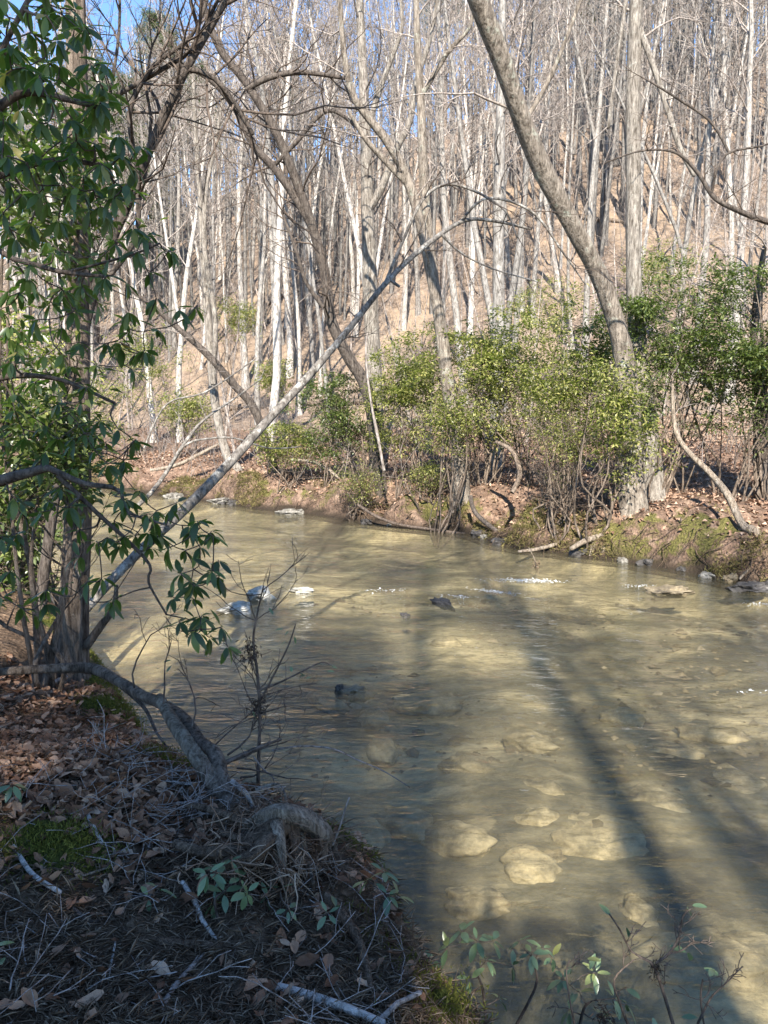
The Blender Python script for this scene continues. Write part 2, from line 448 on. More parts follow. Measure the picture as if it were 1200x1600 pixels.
M['near_ground'] = ground_mat('near_ground', [(0.3, (0.06, 0.04, 0.026)), (0.5, (0.155, 0.105, 0.068)), (0.7, (0.26, 0.185, 0.122))], 7.0, ((0.035, 0.045, 0.01), (0.12, 0.13, 0.03)), 1.0)
M['far_ground'] = ground_mat('far_ground', [(0.3, (0.06, 0.042, 0.03)), (0.5, (0.15, 0.10, 0.072)), (0.7, (0.30, 0.215, 0.155))], 5.0, ((0.03, 0.03, 0.01), (0.17, 0.15, 0.05)), 1.0)
M['hill_ground'] = ground_mat('hill_ground', [(0.32, (0.065, 0.048, 0.036)), (0.5, (0.165, 0.124, 0.094)), (0.68, (0.31, 0.25, 0.198))], 2.4, None, 1.0, big=(0.14, (0.26, 0.19, 0.13)))
M['moss'] = ground_mat('moss', [(0.3, (0.035, 0.045, 0.01)), (0.5, (0.08, 0.09, 0.02)), (0.7, (0.16, 0.16, 0.04))], 14.0, None, 1.0)

def rock_mat(name, stops, sc=5):
    m, nt, p, N, L = new_mat(name)
    n1 = tex(N, L, sc, 8, 0.7)
    r1 = ramp(N, stops); L.new(n1.outputs[0], r1.inputs[0])
    L.new(r1.outputs[0], p.inputs['Base Color'])
    p.inputs['Roughness'].default_value = 0.7
    bump(N, L, n1.outputs[0], 0.8, 0.04, p)
    return m
M['rock_pale'] = rock_mat('rock_pale', [(0.35, (0.13, 0.12, 0.095)), (0.5, (0.34, 0.315, 0.26)), (0.7, (0.55, 0.52, 0.45))], 9)
M['rock_grey'] = rock_mat('rock_grey', [(0.35, (0.05, 0.044, 0.035)), (0.5, (0.15, 0.135, 0.11)), (0.7, (0.30, 0.28, 0.24))], 9)
M['rock_dark'] = rock_mat('rock_dark', [(0.35, (0.02, 0.018, 0.016)), (0.6, (0.06, 0.052, 0.045)), (0.78, (0.22, 0.2, 0.17))], 6)
M['rock_tan'] = rock_mat('rock_tan', [(0.35, (0.08, 0.06, 0.038)), (0.55, (0.20, 0.155, 0.09)), (0.75, (0.33, 0.265, 0.165))], 9)

def bed_mat():
    m, nt, p, N, L = new_mat('sand_bed')
    n1 = tex(N, L, 0.8, 8, 0.66, {'rot': (0, 0, R(45)), 'scale': (0.6, 1.4, 1)})
    r1 = ramp(N, [(0.38, (0.065, 0.056, 0.038)), (0.46, (0.15, 0.13, 0.085)), (0.53, (0.28, 0.235, 0.145)), (0.60, (0.50, 0.415, 0.255))])
    L.new(n1.outputs[0], r1.inputs[0])
    n2 = tex(N, L, 9, 6, 0.75)
    r2 = ramp(N, [(0.36, (0.62, 0.62, 0.60)), (0.6, (1.1, 1.08, 1.05))]); L.new(n2.outputs[0], r2.inputs[0])
    c = mixc(N, L, 1.0, r1.outputs[0], r2.outputs[0], 'MULTIPLY')
    L.new(c, p.inputs['Base Color'])
    p.inputs['Roughness'].default_value = 0.9
    bump(N, L, n2.outputs[0], 0.6, 0.05, p)
    return m
M['sand_bed'] = bed_mat()

def water_mat():
    m, nt, p, N, L = new_mat('river_water')
    N.remove(p)
    out = N['Material Output']
    mp = {'rot': (0, 0, R(40)), 'scale': (0.55, 1.5, 1)}
    n1 = tex(N, L, 3.0, 4, 0.55, mp)
    n2 = tex(N, L, 11.0, 4, 0.6, {'rot': (0, 0, R(30)), 'scale': (0.6, 1.5, 1)})
    n3 = tex(N, L, 34.0, 3, 0.6, {'rot': (0, 0, R(50)), 'scale': (0.7, 1.4, 1)})
    b1 = bump(N, L, n1.outputs[0], 0.8, 0.07, None)
    b2 = bump(N, L, n2.outputs[0], 0.7, 0.022, None, b1.outputs[0])
    b3 = bump(N, L, n3.outputs[0], 0.25, 0.004, None, b2.outputs[0])
    nrm = b3.outputs[0]
    # mirror share of the surface (Schlick for water), the same seen from above and from below
    gm = N.new('ShaderNodeNewGeometry')
    dt_ = N.new('ShaderNodeVectorMath'); dt_.operation = 'DOT_PRODUCT'; L.new(gm.outputs['Incoming'], dt_.inputs[0]); L.new(nrm, dt_.inputs[1])
    ab = N.new('ShaderNodeMath'); ab.operation = 'ABSOLUTE'; L.new(dt_.outputs['Value'], ab.inputs[0])
    om = N.new('ShaderNodeMath'); om.operation = 'SUBTRACT'; om.inputs[0].default_value = 1.0; om.use_clamp = True; L.new(ab.outputs[0], om.inputs[1])
    pw = N.new('ShaderNodeMath'); pw.operation = 'POWER'; pw.inputs[1].default_value = 5.0; L.new(om.outputs[0], pw.inputs[0])
    fr = N.new('ShaderNodeMath'); fr.operation = 'MULTIPLY_ADD'; fr.inputs[1].default_value = 0.98; fr.inputs[2].default_value = 0.02; L.new(pw.outputs[0], fr.inputs[0])
    gl = N.new('ShaderNodeBsdfGlossy'); gl.inputs['Roughness'].default_value = 0.02; L.new(nrm, gl.inputs['Normal'])
    gl.inputs['Color'].default_value = (1, 1, 1, 1)
    tr = N.new('ShaderNodeBsdfTransparent'); tr.inputs[0].default_value = (0.96, 0.95, 0.87, 1)
    rf = N.new('ShaderNodeBsdfRefraction'); rf.inputs['IOR'].default_value = 1.33; rf.inputs['Roughness'].default_value = 0.0
    rf.inputs['Color'].default_value = (0.96, 0.95, 0.87, 1); L.new(nrm, rf.inputs['Normal'])
    df = N.new('ShaderNodeBsdfDiffuse'); df.inputs[0].default_value = (0.50, 0.52, 0.38, 1); L.new(nrm, df.inputs['Normal'])
    m1 = N.new('ShaderNodeMixShader'); m1.inputs[0].default_value = 0.27
    L.new(tr.outputs[0], m1.inputs[1]); L.new(rf.outputs[0], m1.inputs[2])
    m2 = N.new('ShaderNodeMixShader'); m2.inputs[0].default_value = 0.025
    L.new(m1.outputs[0], m2.inputs[1]); L.new(df.outputs[0], m2.inputs[2])
    m3 = N.new('ShaderNodeMixShader')
    L.new(fr.outputs[0], m3.inputs[0]); L.new(m2.outputs[0], m3.inputs[1]); L.new(gl.outputs[0], m3.inputs[2])
    L.new(m3.outputs[0], out.inputs[0])
    return m
M['water'] = water_mat()

def foam_mat():
    m, nt, p, N, L = new_mat('foam')
    p.inputs['Base Color'].default_value = (0.8, 0.82, 0.82, 1)
    p.inputs['Roughness'].default_value = 0.4
    return m
M['foam'] = foam_mat()

# ------------------------------------------------------------------ the setting: banks, bed, hill, water
def sheet(name, X, Y, Z, mat, moss=None, wet=None):
    ny, nx = X.shape
    V = np.stack([X, Y, Z], -1).reshape(-1, 3)
    i = np.arange(ny - 1)[:, None] * nx; j = np.arange(nx - 1)[None, :]
    q = np.stack([i + j, i + j + 1, i + nx + j + 1, i + nx + j], -1).reshape(-1, 4)
    a = Acc(); a.add(V, q)
    me = a.mesh(name, mat)
    if moss is not None:
        at_ = me.attributes.new('moss', 'FLOAT', 'POINT')
        at_.data.foreach_set('value', moss.astype(np.float32).ravel())
    if wet is not None:
        me.attributes.new('wet', 'FLOAT', 'POINT').data.foreach_set('value', wet.astype(np.float32).ravel())
    o = link(name, me)
    o['kind'] = 'structure'
    return o

def near_bank():
    yy = np.concatenate([np.arange(-20, 0.6, 0.8), np.arange(0.6, 8, 0.035), np.arange(8, 20, 0.2), np.arange(20, 61, 1.5)])
    uu = np.concatenate([np.arange(-0.24, 3.2, 0.035), np.arange(3.2, 8, 0.2), np.arange(8, 41, 1.5)])
    Y, U = np.meshgrid(yy, uu, indexing='ij')
    X = xnear(Y) - U / 0.85
    Z = hgt(X, Y)
    fine = np.clip(U * 3, 0, 1) * np.clip((9 - Y) / 3, 0, 1)
    Z = Z + fine * 0.025 * fbm(X * 9, Y * 9, 71, 3)
    moss = np.clip(1 - np.abs(U - 0.15) / 0.45, 0, 1) * np.clip((Y - 2.4) / 1.0, 0.35, 1) * 0.55 + 0.22
    return sheet('near_bank', X, Y, Z, M['near_ground'], moss)
NEARB = near_bank()

ya = np.concatenate([np.arange(-20, 6, 1.0), np.arange(6, 26, 0.08), np.arange(26, 60, 0.6), np.arange(60, 201, 4)])
sa = np.concatenate([np.arange(-0.14, 3.0, 0.07), np.arange(3.0, 9.01, 0.3)])
Y, Sg = np.meshgrid(ya, sa, indexing='ij'); X = xfar(Y) + Sg / 0.72
Z = hgt(X, Y) + np.clip(Sg * 2, 0, 1) * 0.05 * fbm(X * 5, Y * 5, 72, 3)
X = X + 0.30 * np.exp(-((Z - 0.10) / 0.10) ** 2) * (Sg > 0.0) * (Sg < 0.5) * (0.6 + 1.2 * vnoise(Y * 1.1, 0.5, 19))
mossw = np.clip(1 - np.abs(Sg - 0.4) / 1.5, 0, 1) * 0.48 + 0.2 + 0.35 * fbm(X * 0.7, Y * 0.7, 88, 3)
FARB = sheet('far_bank', X, Y, Z, M['far_ground'], mossw, np.clip((0.2 + 0.12 * fbm(X * 2, Y * 2, 12, 2) - Z) / 0.12, 0, 1))
sb = np.concatenate([[Sg[0, -1]], np.arange(9.6, 30, 0.8), np.arange(30, 130, 2.2)])
Y, Sg = np.meshgrid(ya[::3], sb, indexing='ij'); X = xfar(Y) + Sg / 0.72
Z = hgt(X, Y); Z[:, 0] -= 0.15
HILL = sheet('hillside', X, Y, Z, M['hill_ground'])

yb = np.concatenate([np.arange(-20, 1, 1.0), np.arange(1, 16, 0.06), np.arange(16, 30, 0.2), np.arange(30, 80, 2.0)])
tb = np.linspace(0, 1, 170)
Y, T = np.meshgrid(yb, tb, indexing='ij')
xa = xnear(Y) - 0.1; xb = xfar(Y) + 0.2
X = xa + (xb - xa) * T
Zb = hgt(X, Y)
xn_, xf_ = xnear(Y), xfar(Y)
Zb = np.minimum(Zb, -0.06) - 0.012
sheet('river_bed', X, Y, Zb, M['sand_bed'])

yw = np.concatenate([np.arange(-20, 1, 1.0), np.arange(1, 14, 0.05), np.arange(14, 30, 0.14), np.arange(30, 80, 2.0)])
Y, T = np.meshgrid(yw, np.linspace(0, 1, 200), indexing='ij')
xa = xnear(Y) + 0.0; xb = xfar(Y) + 0.35
X = xa + (xb - xa) * T
c45 = math.cos(R(40)); s45 = math.sin(R(40))
Pf = X * c45 - Y * s45; Qf = X * s45 + Y * c45       # along and across the current
calm = np.clip(0.45 + 1.3 * fbm(Pf * 0.35, Qf * 0.5, 64, 2), 0.12, 1.0)
Zw = calm * (0.026 * fbm(Pf * 0.8, Qf * 1.9, 61, 3) + 0.009 * fbm(Pf * 3, Qf * 6, 62, 2))
for (px, py, a_, l_) in ((820, 912, 0.05, 0.5), (770, 932, 0.04, 0.4), (690, 945, 0.03, 0.4), (1190, 948, 0.04, 0.4), (600, 930, 0.03, 0.5)):
    c = on_water(px, py)
    d2 = ((X - c.x) / l_) ** 2 + ((Y - c.y) / (l_ * 0.45)) ** 2
    Zw = Zw + a_ * np.exp(-d2) * (0.6 + 0.8 * fbm(X * 4, Y * 9, 63, 2))
sheet('river_water', X, Y, Zw, M['water'])

# ------------------------------------------------------------------ tree growing
def rot_away(d, ang, rng):
    d = Vector(d).normalized()
    r = Vector((rng.gauss(0, 1), rng.gauss(0, 1), rng.gauss(0, 1)))
    r = (r - d * r.dot(d)).normalized()
    return d * math.cos(ang) + r * math.sin(ang)

def limb(acc, p, d, L, r, depth, rng, kids=(6, 5, 4), up=0.06, wob=0.2, sides=(6, 4, 3, 3), lvl=0, tips=None, seg=0.45, rmin=0.0015):
    n = max(3, min(9, int(L / seg) + 2))
    d = Vector(d).normalized()
    p = Vector(p)
    pts = [p]; dirs = [d]
    st = L / (n - 1); g = rng.gauss
    for k in range(n - 1):
        d = (d + Vector((g(0, wob), g(0, wob), g(0, wob) + up))).normalized()
        p = p + d * st
        pts.append(p); dirs.append(d)
    r1 = max(r * 0.25, rmin)
    rad = [r + (r1 - r) * i / (n - 1) for i in range(n)]
    acc.tube([tuple(q) for q in pts], rad, sides[min(lvl, len(sides) - 1)])
    if tips is not None and depth == 0: tips.append((np.array(pts[-1]), np.array(d)))
    if depth > 0:
        for k in range(kids[min(lvl, len(kids) - 1)]):
            t = rng.uniform(0.2, 1.0); f = t * (n - 1); i = min(int(f), n - 2); f -= i
            q = pts[i].lerp(pts[i + 1], f)
            limb(acc, q, rot_away(dirs[i], R(rng.uniform(25, 65)), rng), L * rng.uniform(0.28, 0.6) * (1.15 - 0.5 * t), max(rmin, rad[i] * rng.uniform(0.45, 0.7)), depth - 1, rng, kids, up, wob, sides, lvl + 1, tips, seg, rmin)
    return [np.array(q) for q in pts]

def bare_tree_meshes(name, h, r, rng, nb=22, fork=False, lean=0.0, first=0.35, kids=(6, 5), mat='bark_pale', tw='twig', bl=1.0):
    tr = Acc(); cr = Acc()
    def stem(p0, d0, h, r, n):
        pts = [np.array(p0, float)]; d = np.array(d0, float)
        for k in range(n - 1):
            d = d + np.array([rng.gauss(0, 0.035), rng.gauss(0, 0.035), 0.03]); d /= np.linalg.norm(d)
            pts.append(pts[-1] + d * h / (n - 1))
        t = np.linspace(0, 1, n)
        rad = r * (1 - 0.82 * t ** 1.1)
        return np.array(pts), rad
    d0 = (lean * rng.uniform(-1, 1), lean * rng.uniform(-1, 1), 1)
    P, rad = stem((0, 0, -0.4), d0, h, r, 16)
    rad[0] *= 1.6; rad[1] *= 1.1
    tr.tube(P, rad, 8, 0.06, rng.randrange(100))
    stems = [(P, rad, first)]
    if fork:
        i = rng.randrange(4, 8)
        d = rot_away(P[i] - P[i - 1], R(rng.uniform(14, 24)), rng)
        P2, r2 = stem(P[i], d, h * (1 - i / 16) * rng.uniform(0.75, 0.95), rad[i] * 0.75, 11)
        tr.tube(P2, r2, 7, 0.06, rng.randrange(100)); stems.append((P2, r2, 0.2))
    for (P, rad, f0) in stems:
        n = len(P)
        for k in range(nb if not fork else int(nb * 0.6)):
            t = f0 + (1 - f0) * (k + rng.random()) / (nb if not fork else int(nb * 0.6))
            f = min(t, 0.999) * (n - 1); i = int(f); q = P[i] + (P[i + 1] - P[i]) * (f - i)
            ang = R(rng.uniform(35, 70) * (1 - 0.35 * t))
            az = rng.uniform(0, 2 * math.pi)
            dd = (math.cos(az) * math.sin(ang), math.sin(az) * math.sin(ang), math.cos(ang))
            L = bl * h * rng.uniform(0.09, 0.22) * (1.1 - 0.5 * t)
            limb(cr, q, dd, L, rad[i] * rng.uniform(0.25, 0.45), 2, rng, kids, 0.07, 0.16, (4, 3, 3), seg=0.7, rmin=h * 0.0004)
    return tr.mesh(name + '_trunk', M[mat]), cr.mesh(name + '_crown', M[tw])

def place(name, label, cat, group, loc, rz, sc, parts, tilt=(0, 0)):
    o = thing(name, label, cat, loc, group)
    o.rotation_euler = (tilt[0], tilt[1], rz)
    o.scale = (sc, sc, sc)
    for pn, me in parts: link(pn, me, o)
    return o

# ------------------------------------------------------------------ traced riverside trees
def traced(name, label, cat, stems, mat, twmat='twig', base=True, group=None, auto=(), rough=0.08, parts=None, sides=12, seed=1, flare=1.5, mainname='trunk'):
    """stems: list of (partname, [(px, py, width_px, Y), ...]); auto: list of (stem index, t0, t1, count, length, depth, updir)"""
    rng = random.Random(seed)
    first = [at(p[0], p[1], p[3]) for p in stems[0][1]]
    b = first[0].copy()
    if base:
        b.z = H(b.x, b.y)
    root = thing(name, label, cat, tuple(b), group)
    made = []
    for si, (pn, pp) in enumerate(stems):
        pts = [at(p[0], p[1], p[3]) for p in pp]
        rad = [wpx(p[2], q) for p, q in zip(pp, pts)]
        if si == 0 and base:
            pts[0].z = b.z + 0.02
            pts.insert(0, Vector((pts[0].x, pts[0].y, b.z - 0.3))); rad.insert(0, rad[0] * flare)
        n = max(6, min(60, int(sum((pts[i + 1] - pts[i]).length for i in range(len(pts) - 1)) / max(0.10, rad[0] * 1.0))))
        P, L = smooth_path(pts, n)
        rr = np.interp(np.linspace(0, 1, n), L, rad)
        a = Acc(); a.tube(P, rr, sides if rr[0] > 0.03 else 6, rough, seed + si)
        made.append((pn, a, P, rr))
    tw = Acc()
    for (si, t0, t1, cnt, ln, dep, bias) in auto:
        _, _, P, rr = made[si]
        n = len(P)
        for k in range(cnt):
            t = t0 + (t1 - t0) * (k + rng.random()) / cnt
            f = min(t, 0.999) * (n - 1); i = int(f); q = P[i] + (P[i + 1] - P[i]) * (f - i)
            d = rot_away(P[i + 1] - P[i], R(rng.uniform(30, 75)), rng) + Vector(bias)
            limb(tw, q, d, ln * rng.uniform(0.5, 1.2), min(rr[i] * 0.6, ln * 0.012), dep, rng, (5, 4, 3), 0.03, 0.2, (5, 4, 3, 3), seg=0.3)
    for pn, a, P, rr in made:
        part(pn, a, M[mat], root)
    if tw.b: part('crown', tw, M[twmat], root)
    return root, made

traced('riverside_tree', 'grey trunk wrapped by evergreen leaves at the near water edge', 'tree',
       [('trunk', [(112, 1040, 54, 5.6), (118, 900, 42, 5.6), (122, 780, 39, 5.6), (120, 500, 36, 5.6), (124, 340, 33, 5.6), (118, 0, 30, 5.6), (114, -300, 28, 5.7), (118, -900, 20, 5.8)]),
        ('dead_limb', [(135, 1010, 14, 5.55), (160, 975, 12, 5.5), (178, 950, 9, 5.45), (182, 915, 6, 5.4)])],
       'bark_brown', seed=3, auto=[(0, 0.62, 1.0, 14, 2.2, 2, (0, 0, 0.2))])
traced('dark_tree', 'dark slim tree rising behind the evergreen leaves and leaning rightwards', 'tree',
       [('trunk', [(62, 960, 18, 7.4), (98, 700, 16, 7.4), (140, 480, 16, 7.3), (172, 385, 15, 7.2), (212, 290, 15, 7.1), (237, 225, 14, 7.0), (290, 110, 13, 6.9), (355, -5, 11, 6.8), (420, -140, 9, 6.7), (470, -260, 6, 6.6)]),
        ('stem', [(172, 430, 9, 7.25), (208, 380, 9, 7.2), (217, 320, 9, 7.1), (204, 205, 9, 7.0), (205, 165, 8, 7.0), (238, 105, 8, 6.9), (300, 55, 6, 6.8), (330, -20, 5, 6.8)]),
        ('limb', [(290, 108, 9, 6.9), (330, 118, 8, 6.9), (370, 165, 8, 7.0), (395, 210, 6, 7.0)]),
        ('limb', [(180, 150, 8, 7.0), (250, 110, 8, 6.95), (300, 75, 7, 6.9), (345, -10, 6, 6.8)]),
        ('limb', [(160, 300, 5, 7.0), (165, 200, 5, 6.9), (185, 60, 5, 6.8), (187, -20, 4, 6.8)])],
       'bark_dark', 'twig_dark', seed=5, flare=1.3,
       auto=[(0, 0.4, 1.0, 18, 1.5, 2, (0, 0, 0.1)), (1, 0.2, 1.0, 12, 1.1, 2, (0.2, 0, 0)), (2, 0.2, 1, 9, 1.2, 2, (0.1, 0, 0)), (3, 0.2, 1, 7, 0.9, 2, (0, 0, 0)), (4, 0.2, 1, 7, 0.8, 2, (0.2, 0, 0))])
traced('leaning_tree', 'pale mottled thin tree leaning across the river over the water', 'tree',
       [('trunk', [(95, 985, 16, 6.3), (185, 895, 15, 6.5), (292, 792, 16, 6.9), (360, 722, 15, 7.2), (420, 655, 13, 7.5), (480, 590, 12, 7.8), (540, 520, 10, 8.1), (605, 440, 9, 8.4), (660, 388, 8, 8.7), (722, 346, 6, 8.9), (770, 345, 5, 9.0), (830, 358, 4, 9.2)]),
        ('limb', [(603, 440, 6, 8.4), (628, 380, 5, 8.5), (662, 310, 5, 8.5), (700, 288, 5, 8.6), (745, 300, 4, 8.6), (790, 330, 3, 8.7), (808, 372, 2.5, 8.7)]),
        ('limb', [(610, 438, 5, 8.4), (624, 448, 4.5, 8.4)]),
        ('limb', [(690, 366, 5, 8.8), (720, 395, 3, 8.85), (770, 420, 2.5, 8.9), (840, 440, 2, 9.0)]),
        ('limb', [(720, 346, 5, 8.9), (760, 310, 4, 8.8), (830, 330, 4, 8.9), (880, 395, 3, 9.0), (915, 445, 2, 9.1)])],
       'bark_pole', 'twig_dark', seed=9, flare=1.2,
       auto=[(0, 0.55, 1.0, 6, 0.7, 1, (0, 0, 0.1)), (1, 0.2, 1.0, 8, 0.7, 1, (0, 0, 0)), (3, 0.2, 1, 5, 0.5, 1, (0, 0, 0)), (4, 0.2, 1, 5, 0.6, 1, (0, 0, 0))])
traced('leaning_sapling', 'thin grey sapling leaning low over the water beside the mottled tree', 'tree',
       [('trunk', [(215, 790, 7, 11.0), (236, 770, 7, 11.2), (262, 735, 6, 11.5), (290, 690, 5, 11.8), (320, 655, 4, 12), (370, 620, 3, 12.3), (410, 590, 2, 12.4)]),
        ('limb', [(262, 735, 4, 11.5), (290, 695, 4, 11.5), (330, 685, 4, 11.6), (368, 685, 3, 11.7), (420, 700, 2.5, 11.8), (470, 698, 2, 11.9)]),
        ('limb', [(225, 700, 3, 11.5), (260, 632, 3, 11.6), (322, 612, 3, 11.7), (400, 560, 2, 11.8)])],
       'bark_pole', seed=12, base=False, auto=[(0, 0.3, 1.0, 8, 0.6, 1, (0, 0, 0.1))])
traced('curved_tree', 'dark bowed double trunk arching leftwards above the far bank bushes', 'tree',
       [('trunk', [(596, 690, 20, 19.4), (575, 615, 19, 19.3), (545, 560, 18, 19.2), (517, 500, 17, 19.0), (508, 430, 16, 18.9), (488, 355, 15, 18.7), (462, 280, 14, 18.5), (430, 205, 13, 18.3), (385, 130, 12, 18.1), (340, 70, 11, 17.9), (310, -30, 9, 17.8), (300, -160, 6, 17.7)]),
        ('limb', [(488, 355, 12, 18.7), (462, 310, 12, 18.6), (430, 265, 12, 18.5), (395, 225, 11, 18.4), (368, 170, 10, 18.3), (335, 130, 9, 18.2), (300, 108, 8, 18.1), (262, 100, 6, 18.0)]),
        ('limb', [(425, 262, 7, 18.5), (460, 225, 7, 18.3), (512, 173, 6, 18.2), (560, 200, 5, 18.1)]),
        ('limb', [(385, 140, 9, 18.1), (420, 122, 9, 18.0), (470, 113, 8, 17.9), (540, 122, 6, 17.8)]),
        ('limb', [(505, 480, 7, 18.9), (478, 440, 6, 18.8), (462, 390, 5, 18.7), (440, 330, 4, 18.6)])],
       'bark_dark', 'twig_dark', seed=15, auto=[(0, 0.3, 1.0, 18, 2.2, 2, (0, 0, 0.1)), (1, 0.2, 1, 14, 2.0, 2, (0, 0, 0.05)), (2, 0.2, 1, 7, 1.5, 2, (0, 0, 0)), (3, 0.2, 1, 8, 1.6, 2, (0, 0, 0)), (4, 0.2, 1, 8, 1.3, 2, (0, 0, 0))])  # dark bark colour stands in for the shade on these trunks
traced('riverside_tree', 'upright grey tree just behind the dark bowed trunk', 'tree',
       [('trunk', [(590, 640, 27, 20.6), (583, 560, 25, 20.6), (578, 440, 23, 20.5), (574, 300, 20, 20.4), (570, 180, 16, 20.3), (562, 0, 12, 20.2), (558, -180, 8, 20.2)]),
        ('limb', [(576, 330, 13, 20.4), (598, 290, 12, 20.3), (618, 235, 11, 20.2), (640, 190, 10, 20.1), (650, 130, 9, 20.0), (672, 60, 7, 19.9), (690, -40, 5, 19.8)]),
        ('limb', [(572, 210, 10, 20.3), (590, 150, 9, 20.2), (612, 90, 8, 20.1), (628, 40, 6, 20.0), (622, -30, 4, 20)])],
       'bark_grey', seed=18, auto=[(0, 0.4, 1.0, 12, 2.2, 2, (0, 0, 0.2)), (1, 0.3, 1, 7, 1.5, 2, (0, 0, 0.1)), (2, 0.3, 1, 5, 1.2, 2, (0, 0, 0.1))])
traced('riverside_tree', 'pale lichened tree whose crooked trunk leans left out of the bright laurel', 'tree',
       [('trunk', [(722, 765, 29, 16.9), (714, 690, 23, 17.0), (697, 580, 20, 17.2), (684, 480, 19, 17.3), (664, 380, 17, 17.3), (640, 290, 16, 17.2), (608, 225, 15, 17.1), (572, 180, 13, 17.0), (548, 140, 11, 16.9), (535, 60, 9, 16.8), (528, -60, 7, 16.7)]),
        ('limb', [(684, 480, 17, 17.3), (672, 390, 16, 17.5), (664, 300, 16, 17.6), (658, 180, 14, 17.6), (652, 60, 11, 17.6), (648, -80, 8, 17.6)]),
        ('limb', [(658, 150, 9, 17.6), (685, 105, 8, 17.5), (705, 75, 7, 17.4), (735, 40, 5, 17.3), (742, -20, 4, 17.2)]),
        ('limb', [(640, 290, 11, 17.2), (612, 262, 10, 17.1), (575, 222, 8, 17.0), (560, 200, 7, 17.0), (545, 175, 5, 16.9)])],
       'bark_lichen', seed=21, auto=[(0, 0.45, 1.0, 8, 1.6, 2, (0, 0, 0.2)), (1, 0.4, 1, 8, 1.7, 2, (0, 0, 0.1)), (2, 0.2, 1, 5, 1.2, 2, (0, 0, 0.1))])
traced('riverside_tree', 'large lichen covered trunk leaning left, its roots at the water edge', 'tree',
       [('trunk', [(990, 800, 46, 14.0), (984, 730, 40, 14.1), (981, 640, 36, 14.1), (971, 540, 30, 14.0), (940, 440, 26, 13.8), (893, 350, 28, 13.5), (846, 262, 29, 13.2), (813, 180, 30, 12.9), (783, 95, 31, 12.6), (747, 0, 31, 12.2), (700, -130, 36, 11.8), (640, -330, 28, 11.4)]),
        ('limb', [(820, 190, 8, 12.9), (860, 120, 7, 13.0), (900, 20, 6, 13.1), (930, -60, 4, 13.1)])],
       'bark_lichen', seed=24, sides=16, rough=0.13, flare=1.15, auto=[(0, 0.55, 1.0, 9, 2.0, 2, (0, 0, 0.2)), (1, 0.3, 1, 4, 1.2, 2, (0, 0, 0))])
traced('riverside_tree', 'tall straight pale trunk standing right behind the leaning lichen trunk', 'tree',
       [('trunk', [(1022, 752, 40, 15.3), (1010, 660, 32, 15.4), (998, 560, 27, 15.5), (990, 430, 24, 15.5), (990, 300, 23, 15.5), (989, 150, 22, 15.5), (994, 0, 21, 15.5), (996, -180, 19, 15.5), (1000, -420, 13, 15.5)]),
        ('limb', [(1000, 45, 9, 15.5), (1018, 95, 9, 15.3), (1040, 160, 9, 15.2), (1062, 230, 8, 15.0), (1085, 275, 6, 14.9)]),
        ('limb', [(978, 0, 6, 15.4), (962, 110, 6, 15.2), (950, 200, 5, 15.1)])],
       'bark_grey', seed=27, sides=14, auto=[(0, 0.6, 1.0, 10, 2.2, 2, (0, 0, 0.2)), (1, 0.3, 1, 5, 1.2, 2, (0, 0, 0)), (2, 0.3, 1, 4, 0.9, 2, (0, 0, 0))])
traced('riverside_tree', 'whitish trunk half hidden behind the laurels in the middle of the far bank', 'tree',
       [('trunk', [(776, 722, 24, 20.5), (777, 640, 22, 20.5), (779, 520, 20, 20.6), (779, 400, 18, 20.6), (781, 240, 16, 20.6), (784, 100, 13, 20.6), (786, -80, 9, 20.6)])],
       'bark_pale', seed=30, auto=[(0, 0.45, 1.0, 14, 2.4, 2, (0, 0, 0.25))])
traced('slim_tree', 'slim twin stemmed grey tree at the left end of the far bank', 'tree',
       [('trunk', [(372, 772, 15, 22.0), (358, 720, 14, 22.2), (342, 665, 13, 22.4), (332, 590, 13, 22.5), (324, 480, 12, 22.5), (318, 400, 11, 22.5), (312, 300, 9, 22.5), (305, 190, 7, 22.4), (300, 60, 5, 22.3)]),
        ('stem', [(333, 600, 9, 22.4), (336, 500, 8, 22.3), (320, 390, 8, 22.2), (322, 300, 6, 22.1), (338, 220, 5, 22.0), (352, 120, 4, 22)])],
       'bark_grey', seed=33, auto=[(0, 0.4, 1.0, 16, 1.8, 2, (0, 0, 0.2)), (1, 0.3, 1, 10, 1.4, 2, (0, 0, 0.2))])
traced('slanting_tree', 'dark trunk slanting up to the left behind the mottled leaning tree', 'tree',
       [('trunk', [(430, 690, 14, 21.5), (400, 645, 13, 21.3), (365, 600, 12, 21.1), (325, 555, 11, 20.9), (283, 517, 9, 20.7), (240, 480, 7, 20.5), (200, 450, 5, 20.4)])],
       'bark_dark', seed=36, auto=[(0, 0.3, 1.0, 7, 1.3, 2, (0, 0, 0.3))])
